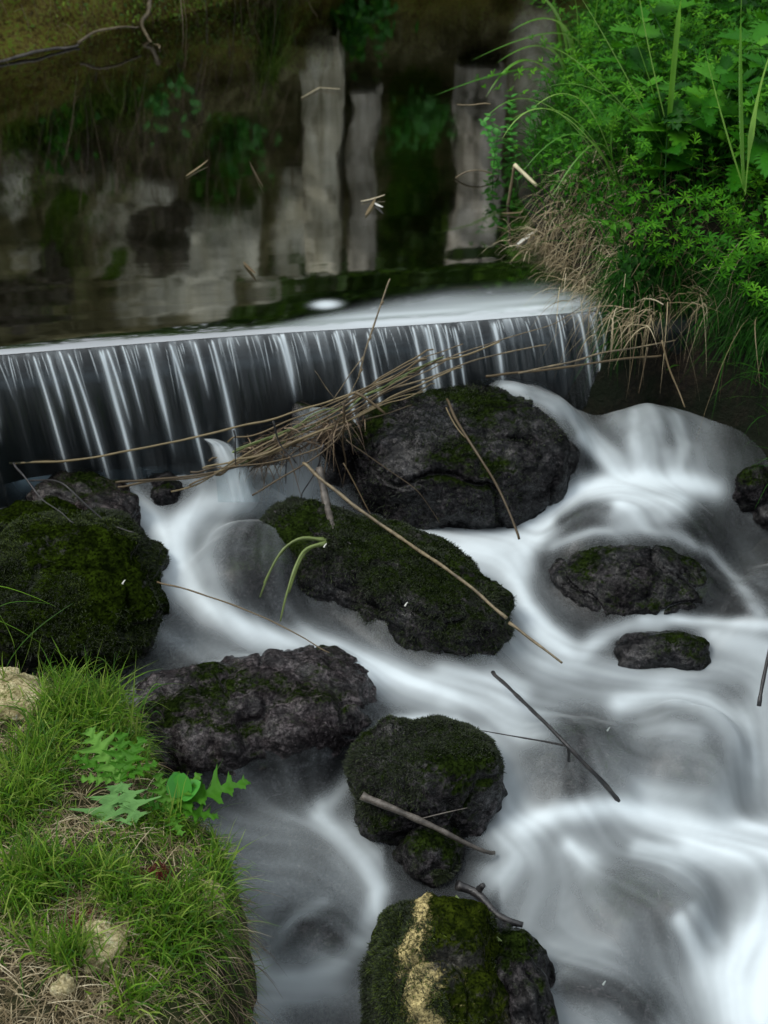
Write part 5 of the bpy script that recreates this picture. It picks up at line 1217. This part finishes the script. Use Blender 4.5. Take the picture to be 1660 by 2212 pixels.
stick('far_stick', [at(-200, 160, .01), at(0, 131, .01), at(120, 104, .012), at(170, 95, .01)], .008, .005, M['log'], 'grey stick lying along the far waterline at the left edge', 'stick', wob=.006)
# trees and shrubs standing on top of the far bank
def tree(p, H, cw, n, seed, label):
    r = np.random.default_rng(seed); root = empty('tree', p, label, 'tree', None)
    V_, F_, cp_, Q = tube([(0, 0, 0), (.05, 0, H * .3), (0, .05, H * .6), (.1, 0, H * .9)], .07, .02, 8, seed, .02)
    link('trunk', mesh_data('trunk', V_, np.concatenate([F_[:, [0, 1, 2]], F_[:, [0, 2, 3]], cp_]), M['log']), root)
    for k in range(6):
        a = r.uniform(0, 6.28); z0 = H * r.uniform(.2, .7)
        V_, F_, cp_, _ = tube([(0, 0, z0), (math.cos(a) * cw * .4, math.sin(a) * cw * .4, z0 + .25 * H * .4), (math.cos(a) * cw * .8, math.sin(a) * cw * .8, z0 + .2 * H)], .025, .008, 6, seed + k, .01)
        link('limb', mesh_data('limb', V_, np.concatenate([F_[:, [0, 1, 2]], F_[:, [0, 2, 3]], cp_]), M['log']), root)
    cl = r.normal(0, 1, (26, 3)); cl = cl / np.linalg.norm(cl, axis=1, keepdims=True) * r.uniform(.3, 1, (26, 1)); cl = cl * [cw, cw, H * .5] + [0, 0, H * .48]
    B = cl[r.integers(0, 26, n)] + r.normal(0, .16 * cw, (n, 3))
    o = leafquads(B, r.uniform(.07, .14, n), r.normal(0, 1, (n, 3)) + [0, 0, .6], r, M['tree'], 'crown', None, None, root, asp=.55)
for k, (x_, y_, H, cw, lab) in enumerate([(-3.6, 7.6, 2.5, 1.2, 'leafy tree on the far bank beyond the left edge, mirrored in the pool'), (-2.1, 7.9, 2.3, 1.1, 'leafy tree mirrored above the left half of the weir lip'), (-.85, 8.3, 2.3, 1.0, 'leafy tree mirrored above the pale wall'),
                                    (.15, 8.5, 2.6, 1.0, 'leafy tree mirrored between the pale wall and the pillars'), (1.1, 8.7, 2.6, 1.0, 'leafy tree mirrored right of the pillars'), (2.3, 9.2, 2.9, 1.2, 'leafy tree behind the right bank thicket')]):
    tree((x_, y_, 1.5), H, cw, 7000 if k > 2 else 2600, 800 + k, lab)
for k, (x_, y_, H, cw, lab) in enumerate([(-.4, 7.9, 1.1, .7, 'low bush on the far bank mirrored behind the tall pale pillar'), (.45, 8.0, 1.2, .7, 'low bush on the far bank mirrored between grey pillar and narrow wall'), (1.25, 8.1, 1.2, .7, 'low bush on the far bank mirrored beside the right bank plants')]):
    tree((x_, y_, 1.15), H, cw, 5000, 830 + k, lab)
